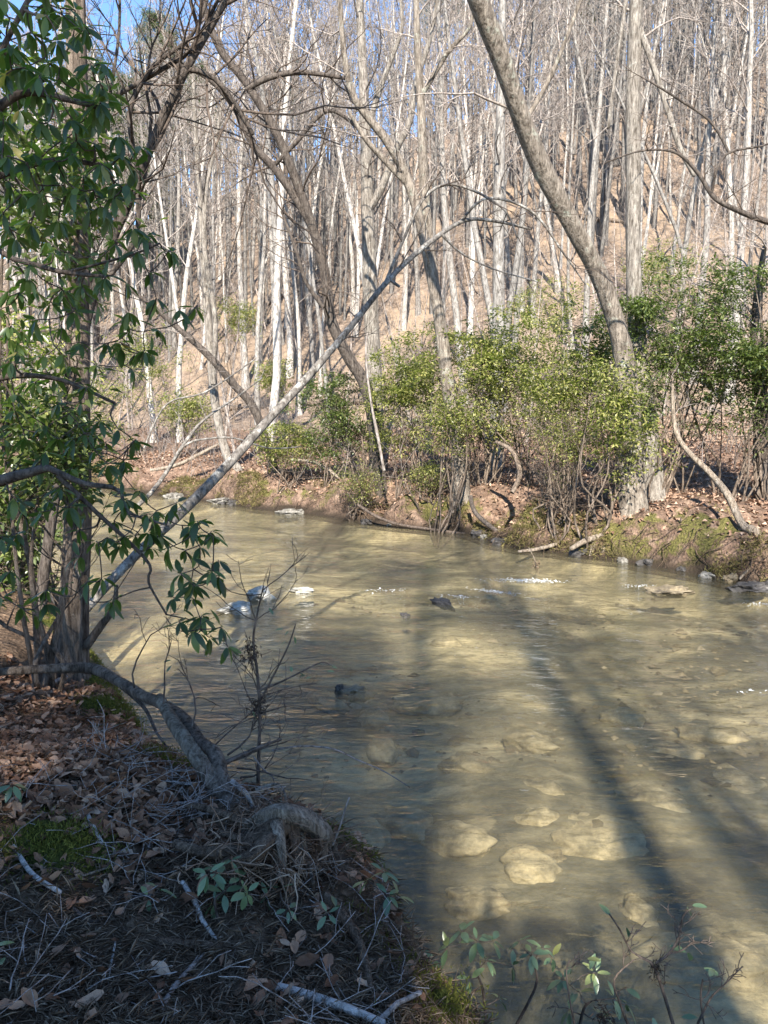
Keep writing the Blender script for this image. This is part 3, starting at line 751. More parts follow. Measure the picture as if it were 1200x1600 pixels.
traced('riverside_tree', 'bare tree at the right frame edge whose thin limb droops across the hillside', 'tree',
       [('trunk', [(1395, 800, 60, 11.5), (1390, 600, 50, 11.5), (1380, 400, 44, 11.5), (1370, 100, 38, 11.5), (1365, -300, 26, 11.5)]),
        ('limb', [(1380, 400, 14, 11.5), (1290, 372, 12, 11.4), (1200, 347, 9, 11.3), (1150, 328, 8, 11.2), (1115, 308, 7, 11.2), (1090, 270, 6, 11.2), (1055, 238, 4, 11.2), (1000, 236, 3, 11.2), (945, 255, 2, 11.2)]),
        ('limb', [(1112, 305, 4, 11.2), (1120, 265, 4, 11.1), (1140, 238, 4, 11.1), (1190, 228, 3, 11.0), (1240, 210, 3, 11)]),
        ('limb', [(1140, 240, 4, 11.1), (1110, 190, 4, 11.1), (1060, 155, 4, 11.1), (1020, 130, 3, 11.0), (1005, 122, 2, 11)])],
       'bark_dark', 'twig_dark', seed=39, auto=[(0, 0.55, 1.0, 6, 2.0, 2, (0, 0, 0.2)), (1, 0.35, 1.0, 8, 0.8, 2, (0, 0, 0)), (2, 0.1, 1, 4, 0.6, 1, (0, 0, 0)), (3, 0.1, 1, 5, 0.6, 1, (0, 0, 0))])
traced('thicket_tree', 'dark trunk inside the laurel thicket at the right edge', 'tree',
       [('trunk', [(1196, 775, 34, 14.6), (1192, 680, 28, 14.7), (1186, 580, 24, 14.8), (1182, 500, 17, 14.9), (1188, 430, 10, 15.0), (1195, 380, 5, 15)])],
       'bark_dark', seed=42, auto=[(0, 0.5, 1.0, 10, 2.0, 2, (0, 0, 0.2))])
traced('bowed_stem', 'pale bare stem bowed down to the water at the right bank', 'tree',
       [('trunk', [(1178, 872, 17, 11.9), (1160, 820, 12, 12.1), (1138, 775, 11, 12.4), (1110, 740, 10, 12.7), (1075, 705, 8, 13.0), (1055, 670, 7, 13.2), (1050, 600, 5, 13.3)])],
       'dead_wood', seed=45, flare=1.1, auto=[(0, 0.5, 1.0, 4, 0.8, 1, (0, 0, 0.2))])

# ------------------------------------------------------------------ hillside wood
variants = []
vr = random.Random(101)
for k in range(11):
    h = vr.uniform(17, 25); fork = k in (2, 5, 8)
    looks = 'forked' if fork else ('slender' if k % 3 == 0 else 'straight')
    r = 0.09 if looks == 'slender' else vr.uniform(0.12, 0.18)
    variants.append((looks, bare_tree_meshes('hill_tree', h, r, vr, 22, fork, 0.03 if k % 3 else 0.1, vr.uniform(0.3, 0.5), (6, 4))))
sap = []
for k in range(4):
    sap.append(bare_tree_meshes('sapling', vr.uniform(5, 9), vr.uniform(0.035, 0.06), vr, 14, False, 0.25, 0.2, (5, 4), 'twig', 'twig', 1.3))

def zone(px):
    if px < 270: return 'seen through evergreen leaves'
    if px < 500: return 'behind the twin stemmed slim tree'
    if px < 720: return 'behind the crooked riverside trunks'
    if px < 960: return 'below the leaning lichen trunk'
    return 'above the dense laurel thicket'
def tier(y): return 'low' if y < 48 else ('midway' if y < 76 else 'high')
ORD = ['first', 'second', 'third', 'fourth', 'fifth', 'sixth', 'seventh', 'eighth', 'ninth', 'tenth', 'eleventh', 'twelfth', 'thirteenth', 'fourteenth', 'fifteenth', 'sixteenth', 'seventeenth', 'eighteenth', 'nineteenth', 'twentieth', 'twenty first', 'twenty second', 'twenty third', 'twenty fourth', 'twenty fifth']

hr = random.Random(2024)
spots = []
tries = 0
while len(spots) < 300 and tries < 20000:
    tries += 1
    Yd = 26 + 84 * hr.random() ** 0.8
    px = hr.uniform(-50, 1250)
    x = (px - 600) / F * Yd
    s = (x - float(xfar(np.array([Yd]))[0])) * 0.72
    if s < 4.5: continue
    if Yd > 82 and 380 < px < 830 and hr.random() < 0.6: continue
    if any(abs(x - a) < 1.2 and abs(Yd - b) < 1.4 for a, b, _ in spots): continue
    spots.append((x, Yd, px))
spots.sort(key=lambda t: t[2])
SZ = hgt(np.array([t[0] for t in spots]), np.array([t[1] for t in spots]))
count = {}
for k, (x, yd, px) in enumerate(spots):
    looks, (tm, cm) = variants[hr.randrange(len(variants))]
    key = (looks, tier(yd), zone(px)); count[key] = count.get(key, 0) + 1
    if count[key] <= 25:
        lab = f'{looks} pale bare tree {key[1]} on slope {key[2]}, {ORD[count[key] - 1]} from left'
    else:
        lab = f'{looks} pale bare tree {key[1]} on the slope {key[2]}'
    place('hillside_tree', lab, 'tree', f'{looks} bare trees {key[1]} on the hillside {key[2]}',
          (x, yd, float(SZ[k])), hr.uniform(0, 6.28), hr.uniform(0.8, 1.15), [('trunk', tm), ('crown', cm)], (hr.gauss(0, 0.02), hr.gauss(0, 0.03)))
n = 0; tries = 0
sp2 = []
while n < 105 and tries < 5000:
    tries += 1
    Yd = hr.uniform(20, 56); px = hr.uniform(-40, 1240); x = (px - 600) / F * Yd
    s = (x - float(xfar(np.array([Yd]))[0])) * 0.72
    if s < 3.5: continue
    n += 1; sp2.append((x, Yd, px))
sp2.sort(key=lambda t: t[2]); count = {}
SZ = hgt(np.array([t[0] for t in sp2]), np.array([t[1] for t in sp2]))
for k, (x, Yd, px) in enumerate(sp2):
    tm, cm = sap[hr.randrange(4)]
    near_ = 'on the river terrace' if Yd < 30 else 'on the slope'
    key = (near_, zone(px)); count[key] = count.get(key, 0) + 1
    lab = f'thin twiggy bare sapling {near_} {key[1]}' + (f', {ORD[count[key] - 1]} from left' if count[key] <= 25 else '')
    lab = lab.replace('thin twiggy bare', 'thin bare')
    place('sapling', lab, 'sapling', f'bare saplings {near_} {key[1]}',
          (x, Yd, float(SZ[k])), hr.uniform(0, 6.28), hr.uniform(0.7, 1.3), [('trunk', tm), ('crown', cm)], (hr.gauss(0, 0.08), hr.gauss(0, 0.1)))

# the far ridge reads as one mass of trunks and twigs
fw = Acc()
fr_ = random.Random(77)
for k in range(900):
    Yd = 46 + 110 * fr_.random() ** 0.8; px = fr_.uniform(-100, 1300)
    if k >= 650: Yd = fr_.uniform(50, 100); px = fr_.uniform(820, 1280) if k < 780 else fr_.uniform(130, 820)
    x = (px - 600) / F * Yd
    if (x - float(xfar(np.array([Yd]))[0])) * 0.72 < 5: continue
    if Yd > 72 and 380 < px < 830 and fr_.random() < 0.85: continue
    z = H(x, Yd); h = fr_.uniform(14, 22); p = np.array([x, Yd, z - 0.3])
    top = p + np.array([fr_.gauss(0, 0.6), fr_.gauss(0, 0.6), h])
    tr0 = fr_.uniform(0.07, 0.17); fw.tube([p, p * 0.6 + top * 0.4, top], [tr0, tr0 * 0.7, 0.02], 4)
    for b in range(6):
        t = fr_.uniform(0.35, 1); q = p + (top - p) * t; az = fr_.uniform(0, 6.28)
        limb(fw, q, (math.cos(az), math.sin(az), 1.1), h * 0.18, 0.05, 1, fr_, (6,), 0.05, 0.2, (3, 3), seg=1.6, rmin=0.012)
o = link('far_wood', fw.mesh('far_wood', M['bark_pale'])); tag(o, 'hazy grey mass of bare trees along the top of the hill', 'woods'); o['kind'] = 'stuff'

# pines on the upper slope
def pine_mesh(h, r, rng, first=0.45, dens=1.0, spread=0.2, tuft=0.16):
    tr = Acc(); cr = Acc(); br = Acc()
    P = np.array([(0, 0, -0.4), (0.05, 0, h * 0.3), (-0.05, 0.1, h * 0.65), (0, 0, h)]); rad = [r * 1.3, r * 0.85, r * 0.5, 0.03]
    Ps, L = smooth_path(P, 14); tr.tube(Ps, np.interp(np.linspace(0, 1, 14), L, rad), 8, 0.08, rng.randrange(50))
    C = []; D = []
    for k in range(int(46 * dens)):
        t = first + (0.98 - first) * rng.random(); q = np.array([0, 0, h * t]); az = rng.uniform(0, 6.28)
        Lb = h * spread * (1.15 - t) / (1.15 - first) * rng.uniform(0.6, 1.1)
        d = np.array([math.cos(az), math.sin(az), rng.uniform(-0.1, 0.35)])
        tips = []
        pts = limb(tr, q, d, Lb, r * 0.16, 1, rng, (7,), 0.02, 0.12, (4, 3), tips=tips, seg=0.6)
        for tp, td in tips + [(pts[-1], d)]:
            for m in range(4):
                C.append(tp + np.array([rng.gauss(0, tuft * 1.3), rng.gauss(0, tuft * 1.3), rng.gauss(0, tuft * 0.9)])); D.append(td)
    C = np.array(C); n = len(C)
    Cn = np.repeat(C, 16, 0); m = len(Cn)
    leaf_cloud(cr, Cn + NPR.normal(size=(m, 3)) * tuft * 0.35, rnd_unit(m) + np.array([0, 0, 0.3]), rnd_unit(m), tuft * NPR.uniform(0.8, 1.6, m), tuft * 0.14)
    return tr.mesh('pine_trunk', M['bark_brown']), cr.mesh('pine_crown', M['needle'])
pr = random.Random(8)
pines = [pine_mesh(19, 0.2, pr, 0.4, 1.6, 0.2, 0.24), pine_mesh(23, 0.24, pr, 0.45, 1.6, 0.18, 0.24)]
for k, (px, Yd, sc, lab) in enumerate((
        (215, 72, 1.0, 'green crowned pine on the slope at upper left behind the evergreen leaves'),
        (268, 82, 1.05, 'tall pine beside the dark slim tree on the upper slope'),
        (330, 90, 0.95, 'pine showing through bowed dark branches on the ridge'),
        (160, 60, 0.9, 'pine behind the near grey trunk on the slope'),
        (455, 96, 0.9, 'pine on the skyline above the arching dark limb'),
        (690, 92, 0.95, 'pine on the skyline beside the crooked pale tree'),
        (905, 84, 1.0, 'pine on the ridge between the leaning and the straight trunk'),
        (1120, 78, 1.05, 'pine high on the slope above the laurel thicket'),
        (60, 66, 0.9, 'pine at upper left edge behind the hanging leaves'))):
    x = (px - 600) / F * Yd
    place('pine_tree', lab, 'pine', 'pines on the upper slope', (x, Yd, H(x, Yd)), pr.uniform(0, 6), sc, [('trunk', pines[k % 2][0]), ('crown', pines[k % 2][1])])

# ------------------------------------------------------------------ mountain laurel thicket on the far bank
def laurel(name, label, px, py, rx, ry, Y, n, mat, seed, base_py=None, stems=5, leaf=0.085, group='evergreen laurels along the far bank', low=False, dz=1.0):
    rng = random.Random(seed); nr = np.random.default_rng(seed)
    c = at(px, py, Y); sx = rx / F * Y; sz = ry / F * Y; sy = sx * 0.7 * dz
    bx, by = c.x, c.y
    root = thing(name, label, 'shrub', (bx, by, H(bx, by)), group)
    st = Acc()
    ends = []
    nlump = 26
    lumps = []
    for k in range(nlump):
        v = np.array([rng.gauss(0, 1), rng.gauss(0, 1), rng.gauss(0, 1)]); v /= np.linalg.norm(v); v *= rng.uniform(0.15, 1.0) ** 0.6
        lumps.append((np.array([c.x + v[0] * sx, c.y + v[1] * sy, c.z + v[2] * sz]), rng.uniform(0.16, 0.34)))
    low_ = sorted(lumps, key=lambda l: l[0][2])
    for k in range(stems):
        a = rng.uniform(0, 6.28); q = (bx + math.cos(a) * sx * 0.45, by + math.sin(a) * sy * 0.45)
        p0 = np.array([q[0], q[1], H(*q) - 0.1])
        for (lc, lr) in [lumps[(k * 5 + j * 3) % nlump] for j in range(3)]:
            mid = p0 * 0.45 + lc * 0.55 + np.array([rng.gauss(0, 0.16), rng.gauss(0, 0.16), rng.gauss(0, 0.1)])
            m2 = p0 * 0.75 + lc * 0.25 + np.array([rng.gauss(0, 0.14), rng.gauss(0, 0.14), 0])
            P, L = smooth_path([p0, m2, mid, lc], 12)
            st.tube(P, np.linspace(0.026, 0.006, 12) * rng.uniform(0.6, 1.2), 6, 0.1, rng.randrange(99))
            for j in range(6):
                i = rng.randrange(4, 12)
                limb(st, P[i], rot_away(P[min(i + 1, 11)] - P[i - 1], R(50), rng), 0.7, 0.007, 1, rng, (4,), 0.05, 0.2, (3, 3), seg=0.2)
    part('stems', st, M['bark_brown'], root)
    per = max(4, int(n * 0.95) // (nlump * 12))
    tuftc = []
    want = nlump * 12
    while len(tuftc) < want:
        v = rnd_unit(400, nr) * (nr.random((400, 1)) ** 0.45)
        v = v * (1 + 0.55 * fbm(v[:, :1] * 2.1 + seed, v[:, 2:] * 2.1, seed, 2)) 
        v[:, 2] = np.where(v[:, 2] < -0.5, v[:, 2] * (0.8 + 0.7 * nr.random(400)), v[:, 2])
        w = np.array([c.x, c.y, c.z]) + v * np.array([sx, sy, sz])
        gap = fbm(w[:, 0] * 1.5 + 3 * seed, w[:, 2] * 1.7 + w[:, 1] * 0.8, 70 + seed, 2)
        tuftc += list(w[gap > -0.14])
    tuftc = tuftc[:want]
    T = np.repeat(np.array(tuftc), per, 0); m = len(T)
    tz = np.repeat(nr.normal(size=(want, 3)), per, 0) * np.array([1, 1, 0.5])            # each tuft leans its own way
    off = (rnd_unit(m, nr) + tz * 0.6) * nr.uniform(0.02, 0.2, (m, 1)) * np.array([1.1, 1.1, 0.55])
    Cn = T + off
    D = off / (np.linalg.norm(off, axis=1)[:, None] + 1e-6) + rnd_unit(m, nr) * 0.5 + np.array([0, 0, -0.15])
    Nn = rnd_unit(m, nr) * 0.6 + np.array([0, 0, 1.0])
    cr = Acc(); leaf_cloud(cr, Cn, D, Nn, leaf * nr.uniform(0.7, 1.3, m), leaf * 0.42)
    part('crown', cr, M[mat], root)
    return root

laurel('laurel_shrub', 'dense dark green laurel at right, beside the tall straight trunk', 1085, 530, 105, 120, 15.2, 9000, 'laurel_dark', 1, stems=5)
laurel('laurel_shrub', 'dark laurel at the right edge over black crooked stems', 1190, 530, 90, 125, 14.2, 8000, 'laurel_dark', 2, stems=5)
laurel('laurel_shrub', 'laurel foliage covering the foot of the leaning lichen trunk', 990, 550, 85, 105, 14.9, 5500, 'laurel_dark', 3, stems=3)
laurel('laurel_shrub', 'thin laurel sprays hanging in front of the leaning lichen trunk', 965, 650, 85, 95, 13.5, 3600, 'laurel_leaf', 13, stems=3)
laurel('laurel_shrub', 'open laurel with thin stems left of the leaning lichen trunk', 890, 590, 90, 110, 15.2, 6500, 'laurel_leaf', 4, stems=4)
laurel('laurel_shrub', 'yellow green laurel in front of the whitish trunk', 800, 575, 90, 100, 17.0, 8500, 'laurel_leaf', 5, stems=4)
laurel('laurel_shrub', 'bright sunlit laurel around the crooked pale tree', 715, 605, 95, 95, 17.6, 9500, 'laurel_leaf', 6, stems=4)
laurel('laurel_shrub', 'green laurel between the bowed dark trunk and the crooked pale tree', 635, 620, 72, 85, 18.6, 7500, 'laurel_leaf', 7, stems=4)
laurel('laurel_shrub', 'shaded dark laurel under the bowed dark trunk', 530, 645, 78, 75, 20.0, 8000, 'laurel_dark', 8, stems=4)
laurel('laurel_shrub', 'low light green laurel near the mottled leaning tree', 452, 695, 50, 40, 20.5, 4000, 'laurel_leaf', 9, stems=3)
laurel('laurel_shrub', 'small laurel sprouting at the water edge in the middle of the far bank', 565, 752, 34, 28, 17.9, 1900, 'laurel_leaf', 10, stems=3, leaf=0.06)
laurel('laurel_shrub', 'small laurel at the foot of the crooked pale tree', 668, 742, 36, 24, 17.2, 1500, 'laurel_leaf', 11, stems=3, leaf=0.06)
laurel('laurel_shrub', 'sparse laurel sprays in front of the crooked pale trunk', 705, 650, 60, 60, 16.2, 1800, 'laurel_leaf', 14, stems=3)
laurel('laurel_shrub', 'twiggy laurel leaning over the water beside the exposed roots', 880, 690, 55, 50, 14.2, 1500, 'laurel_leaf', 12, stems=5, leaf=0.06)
for k, (px, py, rx, ry, Y, lab) in enumerate((
        (1030, 425, 60, 40, 30, 'green bush on the slope above the laurel thicket'),
        (850, 475, 60, 40, 32, 'green bush on the slope left of the leaning trunk'),
        (365, 500, 45, 35, 36, 'green bush on the slope behind the twin stemmed tree'),
        (225, 560, 60, 60, 30, 'yellow green bush on the slope behind the near evergreen leaves'),
        (290, 640, 45, 30, 27, 'low green bush on the far bank at the river bend'),
        (140, 640, 70, 60, 28, 'green bush across the river behind the near grey trunk'),
        (430, 590, 35, 30, 32, 'small green bush above the slanting dark trunk'))):
    laurel('slope_bush', lab, px, py, rx, ry, Y, 2600, 'laurel_leaf', 40 + k, stems=3, leaf=0.11, group='evergreen bushes on the slope')

# ------------------------------------------------------------------ leaf meshes
def leaf_mesh(name, L, W, mat, curl=0.25, fold=0.2, n=5, wav=0.0, seed=0):
    r = random.Random(seed)
    V = []; q = []
    for i in range(n + 1):
        t = i / n
        w = W * 0.5 * (math.sin(math.pi * min(1, t * 0.94 + 0.03)) ** 0.8)
        y = L * t; z = -curl * L * t * t
        wz = wav * r.uniform(-1, 1) * W
        V += [(-w, y, z + w * fold + wz), (0, y, z), (w, y, z + w * fold - wz)]
    for i in range(n):
        a = i * 3
        q += [(a, a + 1, a + 4, a + 3), (a + 1, a + 2, a + 5, a + 4)]
    ac = Acc(); ac.add(V, q)
    return ac.mesh(name, mat)
RL = [leaf_mesh('leaf', 1.0, w, M['rhodo_leaf'], c, f, 6, wv, k) for k, (w, c, f, wv) in enumerate(((0.34, 0.15, 0.25, 0.03), (0.40, 0.35, 0.1, 0.05), (0.28, 0.08, 0.55, 0.03), (0.36, -0.12, 0.15, 0.06), (0.32, 0.5, 0.3, 0.05), (0.38, 0.22, -0.15, 0.08), (0.30, 0.05, 0.7, 0.06)))]
SL = [leaf_mesh('leaf', 1.0, w, M['seedling_leaf'], c, f, 5, 0.04, k) for k, (w, c, f) in enumerate(((0.42, 0.15, 0.15), (0.46, 0.25, 0.1), (0.38, 0.1, 0.3)))]

def orient(d, up):
    """matrix that points +Y along d and keeps +Z near up"""
    d = Vector(d).normalized(); x = d.cross(Vector(up))
    if x.length < 1e-4: x = d.cross(Vector((1, 0, 0)))
    x.normalize(); z = x.cross(d)
    return Matrix((x, d, z)).transposed()

def whorl_dirs(axis, k, droop, rng):
    ax = Vector(axis).normalized(); out = []
    a0 = rng.uniform(0, 6.28)
    e1 = ax.orthogonal().normalized(); e2 = ax.cross(e1)
    for i in range(k):
        a = a0 + i * 2 * math.pi / k + rng.gauss(0, 0.25)
        rdl = e1 * math.cos(a) + e2 * math.sin(a)
        d = rdl * rng.uniform(0.6, 1.0) + ax * rng.uniform(0.0, 0.5) + Vector((0, 0, -droop * rng.uniform(0.5, 1.4)))
        out.append((d.normalized(), (ax + Vector((0, 0, 1.2)) + rdl * 0.5).normalized()))
    return out

def evergreen(name, label, cat, skeleton, whorls, leaf, rng, meshes, mass_mat, limit=300, droop=0.7, base=None, stem_mat='twig_dark', nl=(6, 9), group=None, tw=0.0045, jit=0.25):
    """skeleton: list of [(Vector, radius)...] ; whorls: list of Vector positions. Twigs join each whorl to the nearest wood."""
    b = base if base is not None else skeleton[0][0][0]
    root = thing(name, label, cat, tuple(b), group)
    st = Acc(); nodes = []
    for sk in skeleton:
        P, L = smooth_path([p for p, r in sk], max(8, len(sk) * 5))
        rr = np.interp(np.linspace(0, 1, len(P)), L, [r for p, r in sk])
        st.tube(P, rr, 7, 0.1, rng.randrange(99))
        nodes += [(Vector(p), r) for p, r in zip(P, rr)]
    rest = list(whorls); leaves = []
    while rest:
        best = None
        arr = np.array([tuple(n[0]) for n in nodes])
        W = np.array([tuple(w) for w in rest])
        d = np.linalg.norm(W[:, None, :] - arr[None], axis=2)
        i, j = np.unravel_index(np.argmin(d), d.shape)
        w = rest.pop(int(i)); p, r = nodes[int(j)]
        ln = (w - p).length
        mid = p.lerp(w, 0.5) + Vector((rng.gauss(0, 0.1), rng.gauss(0, 0.1), -0.10 + rng.gauss(0, 0.08))) * ln
        P, _ = smooth_path([p, mid, w], 7)
        st.tube(P, np.linspace(min(r * 0.8, tw * 1.7), tw * 0.6, 7), 5)
        nodes += [(Vector(P[k]), tw) for k in (2, 4, 6)]
        ax = (Vector(P[-1]) - Vector(P[-2])).normalized() + Vector((rng.gauss(0, .2), rng.gauss(0, .2), 0.35))
        for dd, up in whorl_dirs(ax, rng.randint(*nl), droop, rng):
            leaves.append((w + dd * 0.01, dd, up, leaf * rng.uniform(0.7, 1.2)))
    part('stems', st, M[stem_mat], root)
    rng.shuffle(leaves)
    for p, d, up, s in leaves[:limit]:
        o = link('leaf', meshes[rng.randrange(len(meshes))], root)
        o.matrix_local = Matrix.Translation(p - Vector(b)) @ orient(d, up).to_4x4() @ Matrix.Scale(s, 4)
    if len(leaves) > limit:
        ac = Acc(); rs = leaves[limit:]
        for p, d, up, s in rs:
            m = orient(d, up); me = meshes[0]
            V = [p + m @ (v.co * s) for v in me.vertices]
            ac.add([tuple(v) for v in V], [tuple(f.vertices) for f in me.polygons])
        o = part('leaf_mass', ac, M[mass_mat], root); o['kind'] = 'stuff'
    return root

er = random.Random(55)
def W(lst, Y, dj=0.35, extra=0.75):
    return [at(px + er.uniform(-6, 6), py + er.uniform(-6, 6), Y + er.uniform(-dj, dj)) for px, py in lst] + \
           [at(px + er.gauss(-12, 26), py + er.gauss(0, 26), Y + er.uniform(-dj, dj * 2.5)) for px, py in lst * 2 if er.random() < extra]
def SK(lst, Y):
    return [(at(px, py, yy), wpx(w, at(px, py, yy))) for px, py, w, yy in [(a[0], a[1], a[2], a[3] if len(a) > 3 else Y) for a in lst]]

b1 = Vector((-2.55, 3.5, H(-2.55, 3.5)))
top_w = [(20, 25), (62, 55), (100, 25), (128, 40), (40, 105), (95, 100), (140, 105), (28, 170), (80, 195), (128, 150), (150, 188), (58, 235), (112, 228), (182, 215), (158, 258), (128, 275),
         (178, 295), (205, 265), (60, 305), (18, 285), (92, 345), (28, 375), (10, 120), (0, 60), (45, 10), (75, 150), (110, 190), (5, 215), (40, 260), (85, 270), (145, 225), (170, 330), (140, 330),
         (60, 120), (20, 70), (90, 60), (120, 120), (160, 160), (100, 290), (50, 345), (10, 330), (195, 240), (70, 20), (30, 130), (55, 190)]
evergreen('rhododendron', 'large evergreen shrub filling the upper left corner with drooping glossy leaves', 'shrub',
          [[(b1, 0.05), (at(-160, 500, 3.4), 0.035), (at(-90, 250, 3.3), 0.025), (at(-20, 120, 3.2), 0.012), (at(60, -30, 3.2), 0.008)],
           SK([(-90, 250, 16), (-10, 175, 14), (40, 145, 12), (90, 152, 10), (155, 168, 7)], 3.3),
           SK([(-110, 330, 14), (0, 275, 10), (90, 250, 8), (170, 262, 6)], 3.4)],
          W(top_w, 3.3, 0.3, 0.75), 0.080, er, RL, 'rhodo_leaf_mass', base=b1, nl=(6, 9))
b2 = Vector((-2.9, 4.4, H(-2.9, 4.4)))
mid_w = [(230, 368), (262, 385), (215, 392), (182, 380), (140, 402), (232, 430), (282, 488), (242, 508), (192, 500), (150, 470), (100, 450), (40, 430), (62, 500), (122, 540), (20, 560), (210, 575),
         (222, 545), (130, 608), (70, 560), (112, 650), (182, 665), (215, 690), (150, 700), (60, 600), (200, 725), (40, 680), (200, 445), (170, 430), (80, 400), (10, 460), (30, 520), (95, 510), (165, 540),
         (20, 640), (85, 690), (240, 470), (120, 480), (190, 545), (50, 460)]
evergreen('rhododendron', 'evergreen shrub with drooping whorled leaves beside the grey near trunk', 'shrub',
          [[(b2, 0.045), (at(-120, 640, 4.2), 0.03), (at(-60, 395, 4.1), 0.02), (at(30, 408, 4.0), 0.014), (at(100, 426, 4.0), 0.012), (at(165, 432, 4.0), 0.008)],
           [(at(-120, 700, 4.2), 0.025), (at(-20, 600, 4.2), 0.018), (at(80, 590, 4.2), 0.012), (at(180, 630, 4.2), 0.008)],
           [(at(100, 426, 4.0), 0.008), (at(200, 400, 4.0), 0.006), (at(250, 380, 4.0), 0.004)]],
          W(mid_w, 4.1, 0.35, 0.8), 0.086, er, RL, 'rhodo_leaf_mass', base=b2, nl=(5, 8))
b3 = Vector((-2.75, 3.9, H(-2.75, 3.9)))
low_w = [(188, 788), (228, 798), (268, 800), (300, 820), (330, 832), (292, 860), (328, 888), (345, 905), (200, 838), (250, 838), (150, 850), (130, 872), (162, 902), (282, 968), (300, 985), (330, 1000), (140, 905),
         (175, 815), (310, 850), (222, 770), (90, 760), (60, 800), (20, 780), (110, 790), (30, 830), (340, 870), (265, 850), (60, 730), (40, 950), (75, 920), (20, 890), (300, 905), (318, 960), (345, 985)]
evergreen('rhododendron', 'evergreen branch hanging low over the water in front of the mottled leaning tree', 'shrub',
          [[(b3, 0.04), (at(-120, 800, 3.8), 0.035), (at(0, 752, 3.7), 0.026), (at(60, 735, 3.7), 0.022), (at(72, 730, 3.7), 0.018), (at(130, 755, 3.7), 0.014), (at(186, 765, 3.7), 0.010), (at(200, 800, 3.7), 0.007), (at(260, 820, 3.7), 0.005)],
           [(at(90, 742, 3.7), 0.014), (at(150, 800, 3.75), 0.011), (at(205, 850, 3.8), 0.009), (at(235, 885, 3.8), 0.007), (at(232, 910, 3.8), 0.006), (at(260, 960, 3.8), 0.005)]],
          W(low_w, 3.75, 0.25, 0.45), 0.086, er, RL, 'rhodo_leaf_mass', base=b3, nl=(5, 8))

# deeper brush at the left behind the near trunk
laurel('laurel_shrub', 'fine leaved evergreen wrapped round the near trunk among the drooping leaves', 45, 330, 130, 240, 5.0, 1100, 'laurel_dark', 63, stems=1, leaf=0.085, group='evergreen shrubs on the near bank')
laurel('laurel_shrub', 'fine leaved evergreen on the near bank low around the near trunk', 40, 720, 110, 190, 5.1, 1000, 'laurel_dark', 64, stems=1, leaf=0.085, group='evergreen shrubs on the near bank')
laurel('laurel_shrub', 'dark evergreen thicket at the left edge behind the near trunk', 15, 810, 80, 130, 8.0, 2300, 'laurel_dark', 60, stems=6, leaf=0.1, group='evergreen shrubs on the near bank')
laurel('laurel_shrub', 'sunlit green shrub at the left edge above the dark thicket', 30, 620, 110, 130, 9.0, 2600, 'laurel_leaf', 61, stems=5, leaf=0.1, group='evergreen shrubs on the near bank')

# ------------------------------------------------------------------ near bank: bent tree, root mass, shrubs, sticks
def gtube(name, label, cat, pts, mat, root=None, group=None, rough=0.12, sides=9, seed=1, partname=None):
    """pts: (px, py, width, lift above ground)"""
    P3 = []; rr = []
    for (px, py, w, lift) in pts:
        g = on_ground(px, py); g = g + Vector((0, 0, 0))
        if lift:
            d = (Vector((0, 0, CAM_Z)) - g).normalized()
            g = g + d * (lift / max(d.z, 0.2))
        P3.append(g); rr.append(wpx(w, g))
    P, L = smooth_path(P3, max(8, len(pts) * 5))
    a = Acc(); a.tube(P, np.interp(np.linspace(0, 1, len(P)), L, rr), sides, rough, seed)
    if root is not None: return part(partname or name, a, M[mat], root)
    c = P3[0]
    o = link(name, a.mesh(name, M[mat], tuple(c)), None, tuple(c))
    return tag(o, label, cat, group)

# bent two stemmed tree
g0 = on_ground(352, 1252)
bt = thing('bent_tree', 'bent double stem curving up over the water from the eroded bank edge', 'tree', tuple(g0))
def ptube(root, pn, pts, mat, seed, sides=12, rough=0.22):
    P3 = [at(p[0], p[1], p[3]) for p in pts]
    P, L = smooth_path(P3, len(pts) * 9)
    a = Acc(); a.tube(P, np.interp(np.linspace(0, 1, len(P)), L, [wpx(p[2], q) for p, q in zip(pts, P3)]), sides, rough, seed)
    return part(pn, a, M[mat], root), P
Yb = g0.y
ptube(bt, 'stem', [(360, 1262, 30, Yb), (346, 1215, 23, Yb + 0.08), (336, 1178, 22, Yb + 0.2), (312, 1158, 21, Yb + 0.32), (288, 1125, 21, Yb + 0.5), (252, 1100, 18, Yb + 0.7), (222, 1088, 19, Yb + 0.85), (186, 1066, 15, Yb + 1.05), (140, 1045, 17, Yb + 1.3), (70, 1046, 14, Yb + 1.2), (0, 1050, 12, Yb + 1.1), (-60, 1062, 9, Yb + 1.0)], 'bark_brown', 2)
ptube(bt, 'stem', [(362, 1262, 30, Yb), (318, 1200, 25, Yb + 0.1), (285, 1150, 22, Yb + 0.25), (262, 1115, 18, Yb + 0.45), (248, 1090, 14, Yb + 0.6)], 'bark_mossy', 3)
ptube(bt, 'branch', [(345, 1195, 9, Yb + 0.15), (365, 1185, 7, Yb + 0.2), (410, 1165, 5, Yb + 0.3), (440, 1155, 3, Yb + 0.4)], 'twig_dark', 4, 6)
ptube(bt, 'branch', [(362, 1220, 9, Yb + 0.05), (385, 1240, 8, Yb), (395, 1260, 5, Yb - 0.05)], 'twig', 5, 6)
ptube(bt, 'branch', [(190, 1072, 7, Yb + 1.0), (225, 1105, 6, Yb + 0.9), (245, 1145, 5, Yb + 0.8), (262, 1168, 3, Yb + 0.7)], 'twig_dark', 6, 6)
tw = Acc(); tr_ = random.Random(4)
